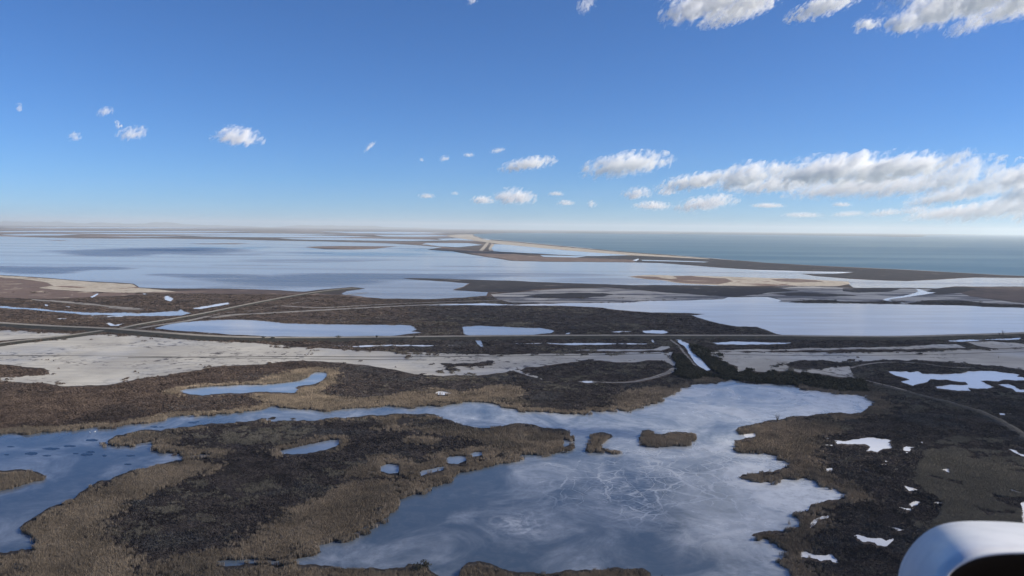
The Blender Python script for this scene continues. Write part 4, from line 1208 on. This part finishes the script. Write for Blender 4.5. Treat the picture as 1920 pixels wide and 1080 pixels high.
def bush(u, v, w, h, label, z=0.0, bare=False, seed=0, lift=0.0):
    rnd = random.Random(seed * 71 + 9)
    gx, gy = ground(u, v, z)
    e = bpy.data.objects.new('bush', None); COL.objects.link(e); e.location = (gx, gy, z)
    tag(e, label, 'bush', 'single bushes')
    sv, sf, fv, ff = [], [], [], []
    for k in range(11 if bare else 8):
        a = rnd.uniform(0, 2 * math.pi); l = rnd.uniform(.15, .95)
        p = Vector((rnd.uniform(-.1, .1) * w, rnd.uniform(-.1, .1) * w, -.1))
        end = Vector((math.cos(a) * l * w * .5, math.sin(a) * l * w * .5, h * rnd.uniform(.65, 1.0)))
        mid = p.lerp(end, .5) + Vector((0, 0, h * .12))
        rad = (.10, .06, .02)
        rings = []
        for q, r in zip((p, mid, end), rad):
            i = len(sv)
            for m_ in range(5):
                b = m_ * 2 * math.pi / 5
                sv.append(q + Vector((math.cos(b) * r, math.sin(b) * r, 0)))
            rings.append(i)
        for r1, r2 in zip(rings, rings[1:]):
            for m_ in range(5):
                sf.append((r1 + m_, r1 + (m_ + 1) % 5, r2 + (m_ + 1) % 5, r2 + m_))
        for c in range(16 if not bare else 10):
            f = rnd.uniform(.35, 1.05)
            q = p.lerp(mid, f * 2) if f < .5 else mid.lerp(end, f * 2 - 1)
            q = q + Vector((rnd.gauss(0, .12) * w, rnd.gauss(0, .12) * w, rnd.gauss(0, .08) * h))
            q.z = max(q.z, .1)
            ax = Vector((rnd.gauss(0, 1), rnd.gauss(0, 1), rnd.gauss(0, 1) + (1.5 if bare else 0))).normalized(); bx = ax.orthogonal().normalized()
            s = rnd.uniform(.25, .5) * (1.0 if not bare else .9); t_ = .55 if not bare else .12
            i = len(fv)
            fv += [q + ax * s, q + bx * s * t_, q - ax * s, q - bx * s * t_]
            ff.append((i, i + 1, i + 2, i + 3))
    link('trunk', mesh_from('trunk', sv, sf), tw, e)
    link('crown', mesh_from('crown', fv, ff), tw if bare else M['shrub'], e)


bush(634, 634.5, 9.5, 3.2, 'widest dark bush on the long dike, in front of the long pale pond', 1.8, seed=1)
bush(494, 634.3, 6, 2.4, 'small bush on the long dike, leftmost of those in front of the long pale pond', 1.8, seed=2)
bush(512, 634.8, 5, 1.8, 'low bush on the long dike beside the leftmost small bush', 1.8, seed=3)
bush(706, 633.8, 3, 2.6, 'narrow upright bush on the long dike near the right end of the long pale pond', 1.8, seed=4)
bush(776, 633.0, 3, 1.2, 'tiny bush on the long dike between the two pale ponds', 1.8, seed=5)
bush(1881, 627.5, 6, 6, 'bare spindly shrub on the long dike at the far right', 1.8, True, seed=6)
bush(1874, 628.0, 4, 3, 'low bare shrub left of the spindly one on the long dike', 1.8, True, seed=7)
bush(1458, 789.5, 4.6, 5.5, 'bare upright shrub on the reed bank at the right shore of the icy pond', 0, True, seed=8)
bush(800, 1068, 4.2, 3.4, 'dark green bush on the bottom bank left of centre', .2, seed=9)
bush(783, 1074, 4.4, 3.0, 'second dark green bush on the bottom bank, left of the taller one', .2, seed=10)
bush(1379, 694.5, 4, 1.8, 'small dark bush alone on the mud right of the channel', .1, seed=11)
bush(1915, 634, 8, 5.0, 'dark bush on the long dike at the right edge', 0.2, seed=12)
for i, (u, v, h, d) in enumerate(((1851, 657, 3.4, 'tall wooden post standing on the mud at the right'), (1872, 672, 2.0, 'short wooden post on the mud right of the tall post'))):
    e = tag(bpy.data.objects.new('post', None), d, 'post', 'posts on the mud flat'); COL.objects.link(e)
    gx, gy = ground(u, v); e.location = (gx, gy, .1)
    sv = []; sf = []
    for z, r in ((-.1, .14), (h * .5, .13), (h, .11), (h + .06, .05)):
        sv += [(r * math.cos(a), r * math.sin(a), z) for a in np.linspace(0, 2 * math.pi, 8, endpoint=False)]
    for k in range(3):
        for m_ in range(8):
            sf.append((k * 8 + m_, k * 8 + (m_ + 1) % 8, k * 8 + 8 + (m_ + 1) % 8, k * 8 + 8 + m_))
    sf.append(tuple(range(24, 32)))
    link('shaft', mesh_from('shaft', sv, sf), tw, e)


def swan(u, v, yaw, label):
    gx, gy = ground(u, v, .12)
    e = tag(bpy.data.objects.new('white_bird', None), label, 'bird', 'white birds on the stream'); COL.objects.link(e)
    e.location = (gx, gy, .12); e.rotation_euler = (0, 0, yaw)
    path = [((-.62, 0, .26), .03), ((-.45, 0, .22), .13), ((-.15, 0, .17), .24), ((.15, 0, .17), .25), ((.36, 0, .2), .17), ((.46, 0, .34), .07), ((.42, 0, .55), .05), ((.42, 0, .75), .045), ((.5, 0, .86), .065), ((.6, 0, .84), .045)]
    sv, sf = [], []
    n = len(path)
    for i, (c, r) in enumerate(path):
        t = (Vector(path[min(n - 1, i + 1)][0]) - Vector(path[max(0, i - 1)][0])).normalized()
        s = Vector((0, 1, 0)); q = t.cross(s)
        for k in range(10):
            a = 2 * math.pi * k / 10
            sv.append(Vector(c) + s * math.cos(a) * r + q * math.sin(a) * r)
    for i in range(n - 1):
        for k in range(10):
            sf.append((i * 10 + k, i * 10 + (k + 1) % 10, (i + 1) * 10 + (k + 1) % 10, (i + 1) * 10 + k))
    sf += [tuple(range(10)), tuple(range((n - 1) * 10, n * 10))]
    link('body', mesh_from('body', sv, sf, True), M['bird'], e)
    bm_ = [(.62, -.03, .86), (.62, .03, .86), (.62, .03, .81), (.62, -.03, .81), (.76, 0, .81)]
    link('bill', mesh_from('bill', bm_, [(0, 1, 4), (1, 2, 4), (2, 3, 4), (3, 0, 4), (3, 2, 1, 0)]), M['bill'], e)


swan(169, 811.5, 2.6, 'white swimming bird on the blue stream, left of the pair')
swan(178, 809.6, .4, 'white swimming bird on the blue stream, right of the pair')

# ------------------------------------------------------------------ the aircraft part at the lower right
fe = tag(bpy.data.objects.new('aircraft_fairing', None), 'smooth white rounded aircraft fairing with a black hollow, at the lower right corner', 'aircraft fairing')
COL.objects.link(fe)


def campt(u, v, z):
    return CAM + ray(u, v) * z


S_RIM = pts("1758,1180 1762,1120 1778,1082 1800,1062 1828,1049 1858,1042.5 1892,1039.5 1940,1038.5 1990,1040 2040,1048 2085,1066 2120,1100 2140,1180")
S_SIL = pts("1690,1180 1683,1110 1686,1068 1700,1036 1724,1007 1753,988 1790,978.5 1850,977 1915,980.5 1985,988 2060,1003 2130,1035 2190,1180")


def fair_curve(P, n):
    """evenly sample a smooth curve through picture points"""
    c = spline(P, 3.0)
    d = np.concatenate([[0], np.cumsum([(c[i + 1] - c[i]).length for i in range(len(c) - 1)])])
    s = np.linspace(0, d[-1], n)
    return np.stack([np.interp(s, d, [p[0] for p in c]), np.interp(s, d, [p[1] for p in c])], 1)


NR = 56
ra, sa = fair_curve(S_RIM, NR), fair_curve(S_SIL, NR)
cen = np.array([1930.0, 1190.0])
rowsf = []
for f, z in ((0, 1.50), (.03, 1.495), (.12, 1.50), (.3, 1.54), (.5, 1.60), (.7, 1.68), (.86, 1.78), (.95, 1.88), (1.0, 2.0)):
    rowsf.append((ra * (1 - f) + sa * f, z))
for sh, z in ((.985, 2.15), (.95, 2.35), (.88, 2.6), (.74, 2.85), (.5, 3.05), (.2, 3.15)):
    rowsf.append((cen + (sa - cen) * sh, z))
verts = [campt(p[0], p[1], z) for r, z in rowsf for p in r]
faces = [(j * NR + i, j * NR + i + 1, (j + 1) * NR + i + 1, (j + 1) * NR + i) for j in range(len(rowsf) - 1) for i in range(NR - 1)]
link('shell', mesh_from('shell', verts, faces, True), M['paint'], fe)
rows2 = [(ra * 1.0, 1.5005)]
for sh, z in ((.985, 1.505), (.97, 1.55), (.96, 1.7), (.93, 1.95), (.85, 2.2), (.6, 2.5), (.15, 2.65)):
    rows2.append((cen + (ra - cen) * sh, z))
verts = [campt(p[0], p[1], z) for r, z in rows2 for p in r]
faces = [(j * NR + i, j * NR + i + 1, (j + 1) * NR + i + 1, (j + 1) * NR + i) for j in range(len(rows2) - 1) for i in range(NR - 1)]
link('lining', mesh_from('lining', verts, faces, True), M['black'], fe)

# ------------------------------------------------------------------ clouds
icos = bmesh.new(); bmesh.ops.create_icosphere(icos, subdivisions=2, radius=1.0)
ico_me = bpy.data.meshes.new('cloud'); icos.to_mesh(ico_me); icos.free()
ico_me.materials.append(M['cloud'])


def puff(u, v, wpx, hpx, tilt=0.0, tau=4.0, amp=1.6, alt=1250.0, parent=None, name='cloud', depth=.7, dmax=42000.0):
    d = ray(u, v)
    t = min((alt - CAM_H) / max(d.z, .001), dmax)
    c = CAM + d * t
    sx, sz = wpx / 2 * t / F_PX * 1.45, hpx / 2 * t / F_PX * 1.7
    sy = min(max(sx * depth, sz), 2500)
    o = bpy.data.objects.new(name, ico_me)
    COL.objects.link(o)
    o.location = c
    az = math.atan2(d.x, d.y)
    o.rotation_euler = (Matrix.Rotation(-az, 3, 'Z') @ Matrix.Rotation(-math.radians(tilt), 3, 'Y')).to_euler()
    o.scale = (sx, sy, sz)
    k = .55 * tau / max(1.0, min(sx, sz * 1.6))
    o.color = (k, amp * 2.8, min(1.0, sx / sz / 10), 1)
    if parent is not None:
        o.parent = parent
    return o


SINGLE = [(445, 259, 76, 32, 0, 5, 1.5, 'brightest cloud in the left sky, flat bottomed with a small peak'), (248, 252, 46, 22, 18, 3, 1.7, 'small slanting cloud left of the flat bottomed cloud'), (198, 210, 26, 14, 18, 2.4, 1.7, 'small cloud wisp, topmost in the left sky'),
          (140, 257, 20, 18, 0, 1.2, 1.6, 'faint round cloud wisp in the left sky'), (36, 203, 12, 14, 0, .8, 1.6, 'faint cloud fleck near the left edge'), (222, 235, 10, 14, 30, 1.2, 1.8, 'tiny cloud wisp between two small clouds on the left'),
          (694, 275, 24, 8, 42, 1.8, 1.6, 'thin slanting cloud streak alone in the middle of the sky'), (990, 309, 86, 20, 10, 4.5, 1.7, 'long ragged cloud left of the large single cloud'), (1175, 311, 138, 36, 8, 6, 1.6, 'large single puffy cloud right of the centre, above the horizon clouds'),
          (791, 300, 8, 6, 0, 2, 1.5, 'cloud dot above the middle of the horizon'), (834, 298, 18, 9, 14, 2.6, 1.6, 'small cloud fleck right of the cloud dot'), (879, 291, 18, 7, 0, 2.6, 1.6, 'small flat cloud fleck in the middle of the sky'), (933, 283, 24, 8, 12, 2.2, 1.7, 'thin cloud fleck above the long ragged cloud'),
          (966, 371, 66, 28, 0, 6, 1.5, 'puffy cloud low over the coast, the larger of two'), (906, 376, 38, 14, 0, 4.5, 1.6, 'puffy cloud low over the coast, the smaller of two'), (800, 368, 26, 9, 0, 3, 1.6, 'small low cloud left of the pair over the coast'), (853, 363, 14, 6, 0, 2, 1.6, 'tiny low cloud just left of the pair over the coast'),
          (1043, 364, 26, 8, 0, 3, 1.6, 'small low cloud right of the pair over the coast'), (1061, 381, 28, 9, 0, 3, 1.7, 'small low cloud, lower one right of the pair over the coast'), (1110, 384, 16, 12, 0, 2.6, 1.5, 'tiny round low cloud near the sea horizon'), (1194, 364, 48, 20, 6, 4.5, 1.6, 'low puffy cloud under the large single cloud'),
          (1250, 361, 32, 14, 0, 4, 1.6, 'small low cloud beside the left end of the great cloud bank'), (1224, 387, 60, 14, 0, 3.4, 1.8, 'broken low cloud over the sea, left one'), (1325, 383, 92, 24, 8, 4, 1.9, 'broken low cloud over the sea, right one'), (1440, 386, 50, 8, 0, 2.4, 1.8, 'thin low cloud line under the great cloud bank'),
          (1578, 384, 30, 8, 0, 2.6, 1.7, 'small flat cloud just under the middle of the great cloud bank'), (1100, 9, 34, 22, 40, 1.8, 1.9, 'cloud wisp at the top edge, right of centre'), (885, 2, 18, 12, 20, 1.8, 1.7, 'cloud fleck at the top edge, near the centre'), (1625, 47, 42, 24, 6, 6, 1.5, 'small puffy cloud left of the big one at the top right'),
          (1545, 14, 110, 24, 14, 5, 1.8, 'slanting ragged cloud at the top edge, between two bigger ones'), (1505, 404, 60, 9, 0, 1.6, 1.9, 'faint low cloud at the sea horizon, leftmost of four'), (1590, 402, 50, 9, 4, 1.6, 1.9, 'faint low cloud at the sea horizon, second of four from the left'), (1660, 400, 56, 12, 6, 2, 1.9, 'faint low cloud at the sea horizon, third of four from the left'), (1715, 395, 50, 12, 8, 2, 1.9, 'faint low cloud at the sea horizon, rightmost of four'),
          (1790, 300, 60, 20, 26, 2.4, 1.9, 'ragged cloud streamer above the right end of the great cloud bank'), (1878, 296, 20, 9, 14, 2, 1.8, 'small cloud fleck above the great cloud bank at the right edge'),
          (1820, 48, 70, 22, 16, 2.6, 2.0, 'ragged cloud shreds below the big cloud at the top right')]
for (u, v, w, h, ti, ta, am, d) in SINGLE:
    o = puff(u, v, w, h, ti, ta, am)
    tag(o, d, 'cloud', 'clouds in the sky', 'thing')


def bank(name, label, lobes, alt=1250.0, dmax=42000.0):
    e = tag(bpy.data.objects.new(name, None), label, 'cloud', 'clouds in the sky', 'thing')
    COL.objects.link(e)
    for (u, v, w, h, ti, ta, am) in lobes:
        puff(u, v, w, h, ti, ta, am, alt, e, 'puff', dmax=dmax)


bank('cloud_bank', 'great bank of white clouds with grey undersides above the sea at the right',
     [(1305, 343, 120, 26, 8, 5, 1.6), (1400, 332, 130, 40, 8, 7, 1.6), (1450, 348, 150, 26, 4, 3, 1.9), (1530, 325, 150, 46, 6, 8, 1.5), (1600, 322, 130, 54, 0, 9, 1.4), (1690, 318, 150, 50, 4, 9, 1.4), (1590, 353, 180, 30, 6, 3, 1.9), (1700, 350, 160, 34, 8, 3, 1.9), (1795, 332, 120, 44, 20, 4, 2.0), (1860, 345, 120, 36, 18, 3.5, 2.0), (1790, 368, 140, 24, 10, 3, 2.0), (1905, 340, 60, 60, 20, 4, 1.8), (1960, 355, 160, 70, 10, 6, 1.7), (1960, 325, 120, 40, 14, 5, 1.7)], 1250)
bank('cloud_bank', 'lower bank of cream clouds close to the sea horizon at the right edge',
     [(1870, 394, 150, 30, 10, 4, 1.8), (1780, 400, 120, 18, 8, 3, 1.9), (1920, 385, 90, 34, 14, 4, 1.8), (1990, 395, 150, 40, 6, 5, 1.7)], 1250)
bank('cloud_bank', 'large white cloud with a ragged lower edge cut by the top edge, right of centre',
     [(1290, 22, 90, 40, 14, 6, 1.6), (1350, 8, 120, 44, 10, 7, 1.6), (1410, 4, 100, 36, 12, 6, 1.7), (1380, 30, 110, 16, 14, 3, 2.0), (1370, -40, 220, 60, 10, 7, 1.5)])
bank('cloud_bank', 'largest white and grey cloud at the top right corner',
     [(1700, 42, 80, 34, 10, 7, 1.5), (1745, 25, 100, 60, 20, 8, 1.4), (1800, 5, 140, 60, 16, 8, 1.4), (1870, -5, 150, 60, 10, 8, 1.4), (1890, 22, 110, 26, 10, 4, 1.8), (1840, -70, 300, 90, 12, 8, 1.4), (1990, -20, 200, 80, 8, 8, 1.4)])

# unseen clouds added toward the sun, outlined to shade the near marsh
LEAN = Vector((SUN_DIR.x, SUN_DIR.y)) / SUN_DIR.z


def thick(gx, gy, rx, ry, rz, seed, label, alt=1200.0):
    bm = bmesh.new(); bmesh.ops.create_icosphere(bm, subdivisions=4, radius=1.0)
    for v in bm.verts:
        n = noise.fractal(v.co * 1.9 + Vector((seed, 0, 0)), 1.0, 2.0, 5)
        v.co *= 1 + .30 * n
        if v.co.z < 0: v.co.z *= .5
    me = bpy.data.meshes.new('cloud'); bm.to_mesh(me); bm.free()
    o = link('cloud', me, M['bigcloud'])
    o.location = (gx + LEAN.x * alt, gy + LEAN.y * alt, alt)
    o.scale = (rx, ry, rz)
    tag(o, label, 'cloud', 'clouds in the sky', 'thing')


thick(820, 960, 1000, 760, 110, 1.3, 'thick cloud out of view on the right, added to shade the near marsh')
thick(-90, 300, 350, 210, 95, 4.1, 'thick cloud out of view on the right, added to shade the near left marsh')

thick(-420, 905, 230, 45, 40, 2.7, 'small thick cloud out of view, added to shade the mud by the road junction')

# ------------------------------------------------------------------ the air
hz = bmesh.new(); bmesh.ops.create_cube(hz, size=1.0)
hm = bpy.data.meshes.new('haze'); hz.to_mesh(hm); hz.free()
hb = link('haze', hm, M['haze'])
TOP = 430.0
hb.scale = (2 * R_MAX + 4000, 2 * R_MAX + 4000, TOP + 4)
hb.location = (0, 0, (TOP - 4) / 2)
tag(hb, 'pale blue haze that thickens toward the horizon', 'haze', kind='stuff')
